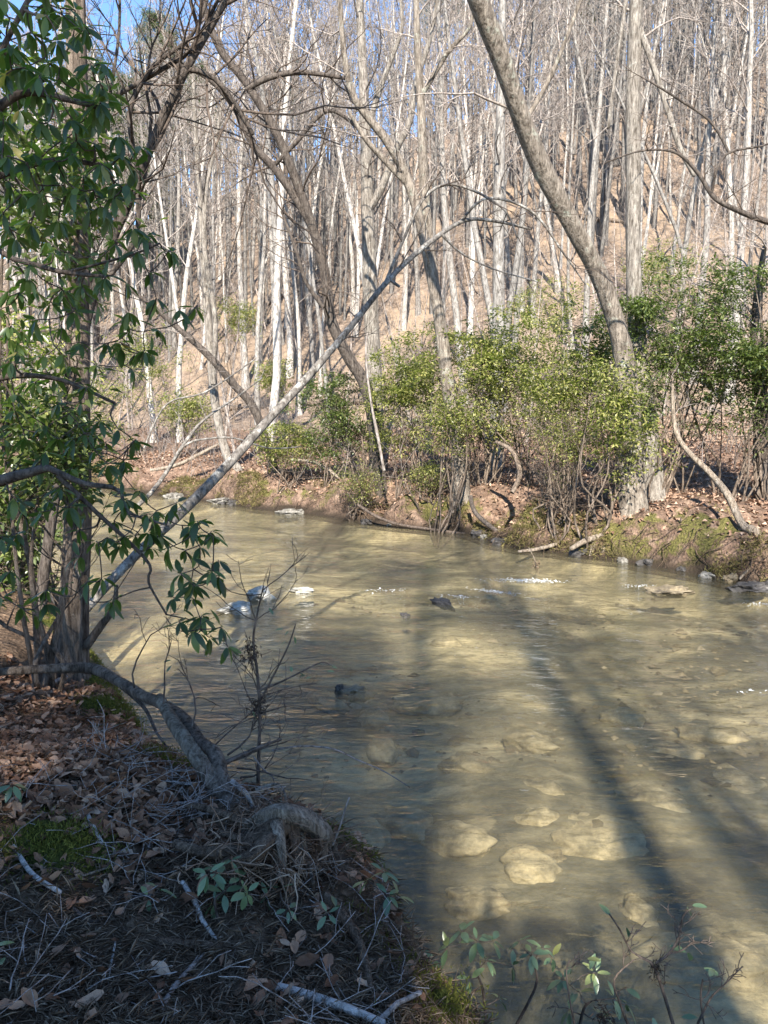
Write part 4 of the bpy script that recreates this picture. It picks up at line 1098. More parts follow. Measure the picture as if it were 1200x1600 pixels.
for (px, py, dx, dz) in ((360, 1190, 1, 0.3), (370, 1200, 0.8, 0.1), (355, 1180, 0.4, 1), (300, 1135, 0.3, 1), (255, 1100, 0.1, 1), (330, 1170, 0.6, 0.8), (210, 1075, 0.2, 1), (375, 1215, 1, 0.0)):
    limb(tw, at(px, py, Yb + 0.3), (dx, 0.3, dz), 0.42, 0.006, 2, tr_, (4, 3), 0.02, 0.25, (4, 3, 3), seg=0.08)
part('twigs', tw, M['twig_dark'], bt)

# root mass hanging over the eroded edge
rm = thing('root_mass', 'torn shredded root clump hanging over the eroded bank edge', 'stump', tuple(on_ground(430, 1300)))
rb = on_ground(430, 1320).y
rootspec = [
    [(275, 1318, 17, 0.06), (320, 1330, 22, 0.07), (365, 1328, 23, 0.11), (400, 1305, 21, 0.17), (440, 1282, 21, 0.23)],
    [(380, 1300, 16, 0.10), (430, 1272, 29, 0.23), (470, 1278, 31, 0.24), (505, 1300, 26, 0.20), (512, 1320, 16, 0.11)],
    [(432, 1285, 23, 0.23), (438, 1320, 22, 0.21), (440, 1350, 16, 0.14), (436, 1375, 9, 0.09)],
    [(500, 1300, 18, 0.20), (505, 1330, 17, 0.14), (498, 1360, 12, 0.07)],
    [(350, 1350, 18, 0.09), (385, 1345, 29, 0.16), (415, 1320, 31, 0.20), (445, 1290, 23, 0.20)],
    [(470, 1300, 12, 0.17), (480, 1345, 9, 0.11), (490, 1380, 6, 0.07)],
    [(400, 1290, 13, 0.14), (360, 1275, 12, 0.11), (320, 1262, 9, 0.09), (290, 1258, 5, 0.06)],
    [(395, 1335, 20, 0.10), (420, 1362, 16, 0.10), (428, 1392, 9, 0.05)],
    [(455, 1290, 22, 0.2), (462, 1325, 18, 0.16), (470, 1362, 10, 0.08)],
    [(345, 1300, 10, 0.08), (390, 1312, 18, 0.16), (430, 1300, 24, 0.2), (470, 1288, 18, 0.19)],
    [(485, 1290, 16, 0.18), (516, 1312, 11, 0.10), (530, 1345, 7, 0.05)]]
for k, sp in enumerate(rootspec):
    gtube('root', '', '', sp, 'dead_wood' if k in (1, 2, 5) else 'root_wood', rm, seed=k + 3, rough=0.4)
sh = Acc(); q_ = random.Random(31)
GP = [on_ground(q_.gauss(427, 50), q_.gauss(1309, 29)) for _ in range(90)]
for k in range(650):
    px = q_.gauss(425, 50); py = q_.gauss(1312, 30)
    lift = q_.uniform(0.02, 0.2)
    g = GP[k % 90] + Vector((q_.gauss(0, 0.015), q_.gauss(0, 0.015), 0)); d = (Vector((0, 0, CAM_Z)) - g).normalized(); p = g + d * (lift / max(d.z, 0.2))
    dr = np.array([q_.gauss(0.25, 0.6), q_.gauss(0, 0.6), q_.gauss(-0.25, 0.45)])
    limb(sh, p, dr, q_.uniform(0.05, 0.2), q_.uniform(0.001, 0.0045), 0, q_, (0,), -0.06, 0.22, (3,), seg=0.05)
st_n = 260
sc_ = []
for k in range(st_n):
    px = q_.gauss(430, 48); py = q_.gauss(1305, 28); g = GP[(k * 7) % 90] + Vector((q_.gauss(0, 0.015), q_.gauss(0, 0.015), 0)); d = (Vector((0, 0, CAM_Z)) - g).normalized(); sc_.append(tuple(g + d * (q_.uniform(0.03, 0.19) / max(d.z, 0.2))))
leaf_cloud(sh, np.array(sc_), NPR.normal(size=(st_n, 3)) * np.array([0.5, 0.5, 0.35]) + np.array([0.45, -0.2, -0.3]), rnd_unit(st_n), NPR.uniform(0.03, 0.10, st_n), NPR.uniform(0.004, 0.011, st_n), 0.3)
M['shred'] = leafmat('shred', [(0, (0.08, 0.05, 0.032)), (0.5, (0.20, 0.13, 0.085)), (1, (0.38, 0.275, 0.19))], 0.85, 0.0, island=True, spec=0.1)
part('shredded_fibres', sh, M['shred'], rm)['kind'] = 'stuff'

# thin shrub with flood debris
fs = thing('flood_shrub', 'thin bare shrub in the water margin carrying dark flood debris', 'shrub', tuple(at(402, 1255, Yb + 0.35)))
_, P = ptube(fs, 'stem', [(402, 1262, 6, Yb + 0.3), (404, 1180, 6, Yb + 0.35), (406, 1110, 5, Yb + 0.4), (402, 1050, 4.5, Yb + 0.4), (396, 1000, 4, Yb + 0.4), (402, 960, 3, Yb + 0.4), (412, 915, 2, Yb + 0.4)], 'twig_dark', 7, 6)
ptube(fs, 'stem', [(404, 1100, 4, Yb + 0.4), (425, 1060, 3.5, Yb + 0.4), (450, 1010, 3, Yb + 0.4), (462, 975, 2, Yb + 0.4)], 'twig_dark', 8, 6)
ptube(fs, 'stem', [(403, 1080, 4, Yb + 0.4), (440, 1065, 3, Yb + 0.4), (480, 1045, 2.5, Yb + 0.4), (505, 1035, 2, Yb + 0.4), (525, 1045, 1.5, Yb + 0.4)], 'twig_dark', 9, 6)
tw = Acc()
for k in range(16):
    i = tr_.randrange(6, len(P) - 2)
    limb(tw, P[i], (tr_.uniform(-1, 1), tr_.uniform(-0.5, 0.5), tr_.uniform(0.1, 1)), 0.32, 0.0035, 1, tr_, (4,), 0.0, 0.2, (3, 3), seg=0.06)
part('twigs', tw, M['twig_dark'], fs)
def clump(root, c, r, n):
    a = Acc(); nr = np.random.default_rng(int(c.x * 1000) % 999 + 5)
    C = np.array(tuple(c)) + nr.normal(size=(n, 3)) * r * np.array([0.6, 0.6, 0.9])
    leaf_cloud(a, C, rnd_unit(n, nr) + np.array([0, 0, -0.6]), rnd_unit(n, nr), r * 0.9, r * 0.18)
    o = part('debris_clump', a, M['debris'], root); o['kind'] = 'stuff'
    return o
clump(fs, at(391, 1018, Yb + 0.4), 0.035, 130); clump(fs, at(402, 1106, Yb + 0.4), 0.032, 120); clump(fs, at(412, 1095, Yb + 0.4), 0.02, 60)
lr_ = random.Random(3)
for (px, py) in ((452, 985), (460, 995), (447, 1002), (505, 1035), (515, 1040), (523, 1050), (470, 1052), (478, 1055), (487, 1058), (456, 1050), (322, 1035), (430, 985), (420, 950), (385, 1108), (395, 1112), (268, 1040), (245, 1045), (255, 1035)):
    o = link('leaf', SL[0], fs)
    o.matrix_local = Matrix.Translation(at(px, py, Yb + 0.4) - Vector(fs.location)) @ orient((lr_.uniform(-1, 1), lr_.uniform(-0.5, 0.5), lr_.uniform(-1, 0.3)), (0, -0.3, 1)).to_4x4() @ Matrix.Scale(0.04, 4)

# sticks and roots lying on the near bank (each its own thing)
for k, (lab, pts, mat) in enumerate((
        ('pale birch-like log at the bottom edge of the bank', [(430, 1540, 12, 0.02), (480, 1555, 16, 0.03), (540, 1575, 15, 0.03), (600, 1600, 13, 0.02)], 'pale_stick'),
        ('dark curved root running down the bank towards the bottom log', [(508, 1400, 16, 0.05), (530, 1425, 18, 0.05), (555, 1460, 16, 0.04), (570, 1500, 13, 0.03), (580, 1545, 9, 0.02)], 'root_wood'),
        ('thin arched stick beside the pale bottom log', [(590, 1598, 9, 0.02), (625, 1565, 9, 0.05), (655, 1552, 8, 0.05), (682, 1540, 5, 0.03)], 'twig'),
        ('short pale stick below the leaf litter', [(132, 1262, 6, 0.015), (145, 1290, 7, 0.02), (160, 1318, 6, 0.015)], 'pale_stick'),
        ('long thin straw coloured stick across the dark bank', [(95, 1380, 3, 0.015), (180, 1352, 3.5, 0.02), (280, 1322, 3, 0.02)], 'dead_wood'),
        ('thin curved twig above the straw coloured stick', [(140, 1262, 3, 0.01), (180, 1280, 3, 0.02), (215, 1305, 3, 0.02), (235, 1325, 2, 0.01)], 'twig'),
        ('mottled pale stick near the mossy hump', [(22, 1322, 7, 0.02), (50, 1365, 8, 0.03), (95, 1395, 7, 0.02)], 'pale_stick'),
        ('black and white twig among the seedling leaves', [(285, 1378, 7, 0.02), (305, 1410, 8, 0.02), (318, 1440, 7, 0.02), (338, 1468, 6, 0.01)], 'pale_stick'),
        ('dark half buried stick low on the bank', [(200, 1465, 10, 0.0), (260, 1472, 13, 0.01), (330, 1478, 12, 0.01), (390, 1470, 7, 0.0)], 'root_wood'),
        ('brown twig slanting over the dark soil', [(100, 1410, 8, 0.0), (150, 1440, 10, 0.01), (190, 1400, 6, 0.0)], 'twig_dark'),
        ('fallen stick on leaf litter beside the near trunk', [(0, 1090, 6, 0.02), (60, 1075, 6, 0.03), (120, 1050, 5, 0.02)], 'twig'),
        ('light stick across the brush below the bent stems', [(200, 1202, 4, 0.02), (250, 1218, 5, 0.03), (300, 1226, 4, 0.02)], 'pale_stick'),
        ('thin stick pointing down at lower left', [(170, 1520, 4, 0.01), (176, 1495, 4, 0.02), (180, 1472, 3, 0.02)], 'pale_stick'),
        ('bent branch at the bottom beside the watermark corner', [(245, 1590, 9, 0.02), (270, 1545, 8, 0.03), (300, 1510, 7, 0.02), (320, 1490, 4, 0.01)], 'twig'))):
    lab = lab.replace(' beside the watermark corner', ' edge of the bank, rising right').replace('birch-like ', '')
    gtube('stick', lab, 'stick', pts, mat, None, 'sticks on the near bank', seed=k + 20)
# stick in the water edge with arched white dead twig
for k, (lab, pts) in enumerate((
        ('pale arched dead twig above the shredded roots', [(400, 1235, 5, Yb + 0.05), (415, 1228, 5, Yb + 0.05), (435, 1226, 5, Yb + 0.05), (445, 1240, 4, Yb), (448, 1262, 4, Yb)]),
        ('long thin twig reaching out over the water from the roots', [(425, 1172, 3, Yb + 0.4), (470, 1166, 3, Yb + 0.45), (520, 1170, 3, Yb + 0.5), (560, 1188, 2.5, Yb + 0.5), (600, 1205, 2, Yb + 0.5), (640, 1230, 1.5, Yb + 0.5)]),
        ('short broken twig leaning at the water margin', [(396, 1182, 3, Yb + 0.3), (410, 1200, 3, Yb + 0.3), (428, 1216, 2, Yb + 0.3)]),
        ('dark upright twig at the outer end of the roots', [(520, 1320, 4, Yb - 0.3), (532, 1290, 3, Yb - 0.3), (540, 1262, 3, Yb - 0.3), (546, 1246, 2, Yb - 0.3)]))):
    P3 = [at(p[0], p[1], p[3]) for p in pts]
    P, L = smooth_path(P3, 16); a = Acc(); a.tube(P, np.interp(np.linspace(0, 1, 16), L, [wpx(p[2], q) for p, q in zip(pts, P3)]), 6, 0.1, k)
    c = P3[0]; o = link('dead_twig', a.mesh('dead_twig', M['dead_wood' if k == 0 else 'twig'], tuple(c)), None, tuple(c)); tag(o, lab, 'twig', 'dead twigs at the bank edge')

# seedlings of broad evergreen leaves
def seedling(label, base_px, whorl_px, leaf, Yoff=0.0, nl=(5, 7), stemw=5, droop=0.3, seed=1, mat='seedling_leaf', name='seedling'):
    rng = random.Random(seed)
    b = on_ground(*base_px)
    if b.z < 0.0: b = on_water(*base_px)
    ws = [at(px, py, b.y + Yoff + rng.uniform(-0.06, 0.06)) for px, py in whorl_px]
    mean = sum(ws, Vector()) / len(ws)
    sk = [[(b, wpx(stemw, b)), (b.lerp(mean, 0.5) + Vector((rng.gauss(0, .03), 0, 0.02)), wpx(stemw * 0.8, b)), (b.lerp(mean, 0.85), wpx(stemw * 0.5, b))]]
    return evergreen(name, label, 'seedling', sk, ws, leaf, rng, SL, 'rhodo_leaf_mass', droop=droop, base=b, nl=nl, group='evergreen seedlings on the near bank', tw=0.0022)
seedling('blue green seedling below the shredded root clump', (345, 1450), [(325, 1365), (350, 1352), (375, 1372), (350, 1395), (335, 1410), (385, 1395)], 0.065, 0.05, (4, 6), seed=1)
seedling('seedling with few leaves right of the largest seedling, on the bank face', (430, 1450), [(420, 1400), (438, 1388), (450, 1420), (512, 1428), (525, 1420)], 0.05, 0.05, (3, 4), seed=2)
seedling('small three leaved seedling on dark soil', (245, 1420), [(232, 1402), (248, 1388)], 0.055, 0.0, (2, 3), seed=3)
seedling('upright seedling standing against the water at the bank edge', (582, 1440), [(600, 1362), (606, 1398), (575, 1375), (622, 1400)], 0.06, 0.02, (3, 4), seed=4)
seedling('leafy seedling cluster at the bottom over the dark water', (760, 1600), [(700, 1480), (745, 1470), (760, 1500), (722, 1455), (800, 1510), (680, 1500), (735, 1530), (700, 1560), (780, 1560), (770, 1470)], 0.065, 0.0, (3, 5), seed=5)
seedling('dark leaved sprig standing up from the bottom seedlings', (805, 1605), [(812, 1470), (848, 1482), (862, 1495), (830, 1490)], 0.06, 0.0, (3, 5), seed=6)
seedling('broad leaved seedling at the bottom centre right', (905, 1605), [(880, 1530), (930, 1520), (905, 1550), (960, 1560), (890, 1580), (945, 1590), (980, 1570)], 0.065, 0.0, (3, 5), seed=7)
seedling('drooping evergreen sprig at the left edge of the leaf litter', (-40, 1270), [(20, 1226), (5, 1232)], 0.075, 0.0, (5, 6), seed=8, droop=0.8)
seedling('bright leaf pair at the lower left edge', (-30, 1530), [(0, 1500), (-12, 1480)], 0.06, 0.0, (2, 3), seed=9)
# twiggy shrub bottom right
ts = thing('twiggy_shrub', 'twiggy bare shrub with few leaves at the bottom right over the water', 'shrub', tuple(at(1010, 1620, 2.5)))
tw = Acc()
for pts in ([(1055, 1610, 6, 2.5), (1030, 1530, 5, 2.5), (1018, 1505, 5, 2.5), (1000, 1495, 4, 2.5), (985, 1485, 3, 2.5), (970, 1455, 3, 2.5), (952, 1428, 2.5, 2.5)],
            [(1025, 1505, 4, 2.5), (1045, 1490, 4, 2.5), (1060, 1465, 3, 2.5), (1068, 1430, 2.5, 2.5), (1080, 1420, 2, 2.5)],
            [(1045, 1490, 3, 2.5), (1065, 1485, 3, 2.5), (1085, 1470, 2, 2.5)],
            [(1090, 1600, 4, 2.5), (1110, 1560, 3, 2.5), (1130, 1540, 2, 2.5), (1160, 1510, 2, 2.5)],
            [(985, 1610, 5, 2.5), (970, 1570, 4, 2.5), (960, 1530, 3, 2.5), (990, 1500, 2, 2.5)],
            [(900, 1610, 4, 2.45), (890, 1560, 3, 2.45), (885, 1520, 2.5, 2.45), (890, 1500, 2, 2.45)],
            [(1100, 1600, 3, 2.5), (1095, 1560, 3, 2.5), (1098, 1530, 2, 2.5)]):
    P3 = [at(p[0], p[1], p[3]) for p in pts]; P, L = smooth_path(P3, 14)
    tw.tube(P, np.interp(np.linspace(0, 1, 14), L, [wpx(p[2], q) for p, q in zip(pts, P3)]), 5, 0.1)
    for k in range(4):
        i = tr_.randrange(3, 13)
        limb(tw, P[i], (tr_.uniform(-1, 1), tr_.uniform(-0.4, 0.4), tr_.uniform(0, 1)), 0.09, 0.0018, 1, tr_, (3,), 0, 0.25, (3, 3), seg=0.03)
part('stems', tw, M['twig_dark'], ts)
clump(ts, at(1025, 1515, 2.5), 0.022, 90); clump(ts, at(945, 1590, 2.5), 0.03, 90)
for (px, py) in ((1073, 1418), (1082, 1415), (1078, 1490), (1072, 1488), (1115, 1515), (1125, 1525), (980, 1450), (955, 1432), (930, 1490), (1020, 1590), (975, 1600), (1000, 1560), (900, 1510), (918, 1498), (1090, 1590)):
    o = link('leaf', SL[lr_.randrange(3)], ts)
    o.matrix_local = Matrix.Translation(at(px, py, 2.5) - Vector(ts.location)) @ orient((lr_.uniform(-1, 1), lr_.uniform(-0.5, 0.5), lr_.uniform(-1, 0.3)), (0, -0.3, 1)).to_4x4() @ Matrix.Scale(0.055, 4)

# mossy hump on the near bank
def moss_hump(label, px, py, rx, ry, h, n, seed, group=None):
    g = on_ground(px, py); nr = np.random.default_rng(seed)
    root = thing('moss_hump', label, 'moss', (g.x, g.y, g.z), group)
    nn, mm = 20, 9
    V = [(0, 0, h)]; 
    for j in range(1, mm + 1):
        for i in range(nn):
            a = i / nn * 2 * math.pi; t = j / mm
            x = math.cos(a) * rx * t; y = math.sin(a) * ry * t
            gz = H(g.x + x, g.y + y) - g.z
            V.append((x, y, gz + h * (1 - t ** 2.2) * (1 + 0.35 * float(fbm(np.array([x * 9]), np.array([y * 9]), seed, 3)[0])) - 0.02 * t))
    q = []; t3 = [(0, 1 + i, 1 + (i + 1) % nn) for i in range(nn)]
    for j in range(mm - 1):
        for i in range(nn):
            a = 1 + j * nn; q.append((a + i, a + nn + i, a + nn + (i + 1) % nn, a + (i + 1) % nn))
    ac = Acc(); V = np.array(V) + np.array(tuple(g)); ac.add(V, q, t3); part('hump', ac, M['moss'], root)
    idx = nr.integers(0, len(V) - nn, n)
    C = V[idx] + nr.normal(size=(n, 3)) * np.array([0.05, 0.05, 0.008]); C[:, 2] = np.maximum(C[:, 2] - 0.004, hgt(C[:, 0], C[:, 1])); C = C[fbm(C[:, 0] * 9, C[:, 1] * 9, seed, 2) > -0.2]; n = len(C)
    tf = Acc(); leaf_cloud(tf, C, rnd_unit(n, nr) * 0.7 + np.array([0, 0, 0.8]), rnd_unit(n, nr), nr.uniform(0.012, 0.03, n), 0.005)
    o = part('moss_tufts', tf, M['moss_tuft'], root); o['kind'] = 'stuff'
moss_hump('green mossy hump on the dark near bank at left', 85, 1325, 0.24, 0.18, 0.06, 3600, 5)
moss_hump('moss cushion on the bank lip beside the near trunk', 165, 1108, 0.26, 0.14, 0.05, 2200, 6)
moss_hump('moss cushion on the bank lip under the bent stems', 255, 1195, 0.26, 0.14, 0.05, 2200, 7)
moss_hump('moss cushion at the bottom beside the seedlings', 700, 1570, 0.08, 0.08, 0.05, 900, 8)

# ------------------------------------------------------------------ leaf litter on the near bank
def dry_leaf_mesh(seed, L=1.0):
    r = random.Random(seed); V = []; q = []
    n = 5; curl = r.uniform(-0.5, 0.6); cup = r.uniform(-0.5, 0.9)
    lob = [r.uniform(0.65, 1.15) for _ in range(n + 1)]
    for i in range(n + 1):
        t = i / n; w = 0.27 * (math.sin(math.pi * min(1, t * 0.92 + 0.05)) ** 0.7) * lob[i]
        z = curl * (t - 0.5) ** 2; s = r.uniform(-0.05, 0.05)
        V += [(-w, t - 0.5, z + w * cup + s), (0, t - 0.5, z), (w, t - 0.5, z + w * cup * r.uniform(0.3, 1.2) - s)]
    for i in range(n):
        a = i * 3; q += [(a, a + 1, a + 4, a + 3), (a + 1, a + 2, a + 5, a + 4)]
    ac = Acc(); ac.add(V, q); return ac.mesh('leaf', M['dry_leaf'], smooth=False)
DL = [dry_leaf_mesh(k) for k in range(8)]
DLV = [np.array([tuple(v.co) for v in m.vertices]) for m in DL]
DLQ = np.array([tuple(p.vertices) for p in DL[0].polygons])
lr2 = random.Random(66)
def litter_density(px, py):
    a = 1 - max(0, (py - 1230) / 200) if px < 330 else 0.25
    return max(0.05, min(1, a)) * (1 if px < 260 else 0.35)
cand = []
while len(cand) < 9000:
    px = lr2.uniform(-40, 700); py = lr2.uniform(1010, 1620)
    if lr2.random() > litter_density(px, py): continue
    d = ray(px, py); t = (0.88 - CAM_Z) / d.z
    if d.y * t < 2.9 and lr2.random() < 0.78: continue
    cand.append((d.x * t, d.y * t))
cx = np.array([c[0] for c in cand]); cy = np.array([c[1] for c in cand])
okc = (xnear(cy) - cx > -0.02) & (cy < 8); cx, cy = cx[okc][:4200], cy[okc][:4200]; cz = hgt(cx, cy)
order = np.argsort(np.hypot(cx, cy) + NPR.uniform(0, 3.0, len(cx)))      # the nearest show largest
mass = Acc()
for nl_, i in enumerate(order):
    s = lr2.uniform(0.035, 0.08)
    rot = Matrix.Rotation(lr2.uniform(0, 6.28), 3, 'Z') @ Matrix.Rotation(lr2.gauss(0, 0.45), 3, 'X') @ Matrix.Rotation(lr2.gauss(0, 0.45), 3, 'Y')
    p = Vector((cx[i], cy[i], cz[i] + lr2.uniform(0.006, 0.035)))
    if nl_ < 300:
        o = link('leaf', DL[nl_ % 8], NEARB)
        o.matrix_local = Matrix.Translation(p + Vector((0, 0, 0.012))) @ rot.to_4x4() @ Matrix.Scale(s * 1.1, 4)
    else:
        mass.add(DLV[nl_ % 8] @ (np.array(rot).T * s) + np.array(tuple(p)), DLQ)
o = link('leaf_litter', mass.mesh('leaf_litter', M['dry_leaf_mass'], smooth=False)); tag(o, 'brown curled leaf litter covering the near bank', 'leaf litter'); o['kind'] = 'stuff'

# straw, needles and fine twigs
n = 26000
px = NPR.uniform(-60, 760, n); py = 1050 + 560 * NPR.random(n) ** 0.8
D = np.stack([(px - 600) / F, np.full(n, CP) - (py - 800) / F * SP, -SP - (py - 800) / F * CP], 1)
t = (0.86 - CAM_Z) / D[:, 2]; x = D[:, 0] * t; y = D[:, 1] * t
ok = (xnear(y) - x > -0.12) & (y < 7)
x, y = x[ok], y[ok]; n = len(x)
C = np.stack([x, y, hgt(x, y) + NPR.uniform(0.0, 0.03, n)], 1)
Dd = rnd_unit(n) * np.array([1, 1, 0.3]); 
ac = Acc(); leaf_cloud(ac, C, Dd, rnd_unit(n) * 0.4 + np.array([0, 0, 1]), NPR.uniform(0.02, 0.10, n), NPR.uniform(0.0015, 0.005, n), 0.5)
o = link('straw_litter', ac.mesh('straw_litter', M['straw'])); tag(o, 'dry straw, needles and bark bits strewn on the dark bank soil', 'litter'); o['kind'] = 'stuff'
ac = Acc(); q_ = random.Random(91)
for k in range(230):
    px, py = (q_.gauss(255, 70), q_.gauss(1245, 40)) if k < 110 else (q_.uniform(0, 640), q_.uniform(1200, 1600))
    dd = ray(px, py); t_ = (0.84 - CAM_Z) / dd.z; x, y = dd.x * t_, dd.y * t_
    if float(xnear(np.array([y]))[0]) - x < -0.1: continue
    limb(ac, (x, y, H(x, y) + q_.uniform(0.01, 0.06)), (q_.gauss(0, 1), q_.gauss(0, 1), q_.gauss(0.05, 0.2)), q_.uniform(0.1, 0.36), q_.uniform(0.001, 0.003), 1, q_, (2,), -0.01, 0.15, (4, 3), seg=0.06)
o = link('twig_litter', ac.mesh('twig_litter', M['twig'])); tag(o, 'tangle of thin dead twigs spread over the near bank', 'twigs'); o['kind'] = 'stuff'
# moss and grass blades on the lip of the near bank
n = 14000
y = NPR.uniform(1.8, 7.5, n); u = NPR.normal(0.02, 0.13, n); x = xnear(y) - u / 0.85
keep = fbm(x * 2, y * 2, 81, 2) > -0.12; x, y = x[keep], y[keep]; n = len(x)
C = np.stack([x, y, hgt(x, y)], 1)
ac = Acc(); leaf_cloud(ac, C, rnd_unit(n) * 0.8 + np.array([0.15, 0, 0.55]), rnd_unit(n), NPR.uniform(0.012, 0.045, n), 0.005)
o = link('bank_moss', ac.mesh('bank_moss', M['moss_tuft'])); tag(o, 'green moss along the lip of the near bank', 'moss'); o['kind'] = 'stuff'

# ------------------------------------------------------------------ far bank: litter, grass, roots, rocks
n = 42000
y = NPR.uniform(9, 30, n); s = NPR.uniform(0.3, 14, n); x = xfar(y) + s / 0.72
C = np.stack([x, y, hgt(x, y) + NPR.uniform(0, 0.04, n)], 1)
ac = Acc(); leaf_cloud(ac, C, rnd_unit(n) * np.array([1, 1, 0.4]), rnd_unit(n) * 0.7 + np.array([0, 0, 1]), NPR.uniform(0.06, 0.12, n), NPR.uniform(0.04, 0.08, n), 0.4)
o = link('far_leaf_litter', ac.mesh('far_leaf_litter', M['litter_far'])); tag(o, 'pinkish brown leaf litter under the far bank trees', 'leaf litter'); o['kind'] = 'stuff'
n = 70000
y = NPR.uniform(9, 30, n); s = np.abs(NPR.normal(0.35, 0.55, n)); x = xfar(y) + s / 0.72
keep = (fbm(x * 0.8, y * 0.8, 82, 3) + 0.5 * fbm(x * 3, y * 3, 83, 2) > 0.16); x, y = x[keep], y[keep]; n = len(x)
C = np.stack([x, y, hgt(x, y)], 1)
ac = Acc(); leaf_cloud(ac, C, rnd_unit(n) * 0.7 + np.array([-0.1, -0.4, 0.15]), rnd_unit(n), NPR.uniform(0.05, 0.16, n), 0.012)
o = link('bank_grass', ac.mesh('bank_grass', M['bank_grass'])); tag(o, 'yellowish moss and matted grass over the humps of the far bank', 'grass'); o['kind'] = 'stuff'
# undergrowth of thin stems on the slope and terrace
ac = Acc(); q_ = random.Random(17)
for k in range(1500):
    yd = q_.uniform(17, 55); px = q_.uniform(-30, 1230); x = (px - 600) / F * yd
    s = (x - float(xfar(np.array([yd]))[0])) * 0.72
    if s < 0.6: continue
    limb(ac, (x, yd, H(x, yd)), (q_.gauss(0, 0.35), q_.gauss(0, 0.35), 1), q_.uniform(0.8, 2.6), q_.uniform(0.006, 0.014), 1, q_, (5,), 0.03, 0.15, (3, 3), seg=0.5)
for k in range(1300):
    yd = q_.uniform(45, 105); px = q_.uniform(-30, 1230); x = (px - 600) / F * yd
    if (x - float(xfar(np.array([yd]))[0])) * 0.72 < 5: continue
    limb(ac, (x, yd, H(x, yd)), (q_.gauss(0, 0.3), q_.gauss(0, 0.3), 1), q_.uniform(1.5, 4.5), q_.uniform(0.014, 0.03), 1, q_, (6,), 0.03, 0.15, (3, 3), seg=0.9, rmin=0.007)
o = link('undergrowth', ac.mesh('undergrowth', M['twig'])); tag(o, 'thin bare stems and brush among the hillside trunks', 'undergrowth'); o['kind'] = 'stuff'

# fallen logs on the slope
for k, (px, Yd, L_, az, lab) in enumerate(((330, 40, 5, 0.3, 'fallen log on the slope behind the twin stemmed tree'), (560, 38, 6, -0.5, 'fallen log on the slope right of the bowed dark trunk'), (840, 36, 5, 0.6, 'fallen log on the slope left of the straight pale trunk'),
                                            (1080, 34, 6, -0.3, 'fallen log on the slope above the laurel thicket'), (430, 58, 7, 0.2, 'fallen log high on the slope behind the leaning mottled tree'), (900, 55, 6, -0.7, 'fallen log high on the slope behind the leaning lichen trunk'))):
    x0 = (px - 600) / F * Yd; pts_ = []
    for j in range(6):
        x = x0 + math.cos(az) * L_ * (j / 5 - 0.5); y = Yd + math.sin(az) * L_ * (j / 5 - 0.5); pts_.append((x, y, H(x, y) + 0.16))
    a = Acc(); a.tube(pts_, np.linspace(0.2, 0.1, 6), 9, 0.15, k)
    tag(link('fallen_log', a.mesh('fallen_log', M['bark_brown'], pts_[0]), None, pts_[0]), lab, 'log', 'fallen logs on the slope')

# exposed roots at the foot of the leaning trunk
er_ = thing('exposed_roots', 'pale exposed roots arching out of the undercut far bank', 'roots', tuple(at(930, 850, 13.6)))
for k, pts in enumerate(([(965, 828, 12, 13.8), (940, 838, 11, 13.6), (915, 845, 10, 13.5), (892, 858, 7, 13.4)], [(960, 832, 10, 13.7), (945, 845, 10, 13.5), (942, 868, 8, 13.4)],
                         [(930, 842, 8, 13.6), (926, 856, 7, 13.5), (922, 870, 6, 13.45)], [(975, 845, 10, 13.6), (985, 858, 9, 13.4), (988, 874, 8, 13.3)], [(962, 855, 9, 13.5), (962, 875, 8, 13.4)],
                         [(870, 850, 7, 14.0), (840, 858, 6, 13.9), (810, 862, 4, 13.8)])):
    ptube(er_, 'root', pts, 'dead_wood', 60 + k, 7, 0.2)
# brush and root tangle along the far waterline
for k, (lab, pts, mat) in enumerate((
        ('dark branch trailing from the far bank into the water', [(560, 790, 5, 17.3), (590, 808, 5, 17.0), (625, 820, 5, 16.8), (680, 828, 5, 16.4), (740, 836, 4, 16.0)], 'twig_dark'),
        ('dark root sticking out below the crooked pale tree', [(735, 775, 7, 16.0), (742, 800, 7, 15.8), (770, 825, 7, 15.5), (800, 842, 5, 15.2)], 'bark_dark'),
        ('dead branch propped on the bank left of the exposed roots', [(800, 770, 7, 14.8), (812, 740, 8, 15.0), (800, 705, 7, 15.2), (775, 690, 5, 15.4)], 'bark_brown'),
        ('long dark root lying over the moss right of the leaning trunk', [(1010, 800, 8, 13.6), (1045, 818, 7, 13.3), (1090, 815, 7, 13.0), (1130, 822, 6, 12.6), (1160, 840, 5, 12.2)], 'bark_dark'),
        ('pale stick leaning into the water at the right edge', [(1155, 905, 4, 11.4), (1175, 885, 4, 11.5), (1200, 862, 4, 11.6), (1225, 840, 3, 11.7)], 'dead_wood'),
        ('fallen pale limb among leaves on the left of the far bank', [(235, 735, 5, 23.5), (280, 725, 6, 23.6), (330, 700, 5, 23.8), (350, 690, 3, 24)], 'dead_wood'),
        ('pale limb lying on the far bank beside the low laurel', [(455, 718, 5, 20.3), (490, 722, 6, 20.2), (515, 735, 6, 19.8), (530, 748, 4, 19.5)], 'dead_wood'),
        ('white slender dead stem leaning in front of the bright laurel', [(600, 735, 5, 17.6), (590, 680, 4.5, 17.6), (580, 630, 4, 17.6), (572, 560, 4, 17.7), (574, 520, 3, 17.7)], 'twig'))):
    P3 = [at(p[0], p[1], p[3]) for p in pts]; P, L = smooth_path(P3, 20)
    a = Acc(); a.tube(P, np.interp(np.linspace(0, 1, 20), L, [wpx(p[2], q) for p, q in zip(pts, P3)]), 7, 0.15, k)
    c = P3[0]; tag(link('dead_branch', a.mesh('dead_branch', M[mat], tuple(c)), None, tuple(c)), lab, 'branch', 'dead branches on the far bank')

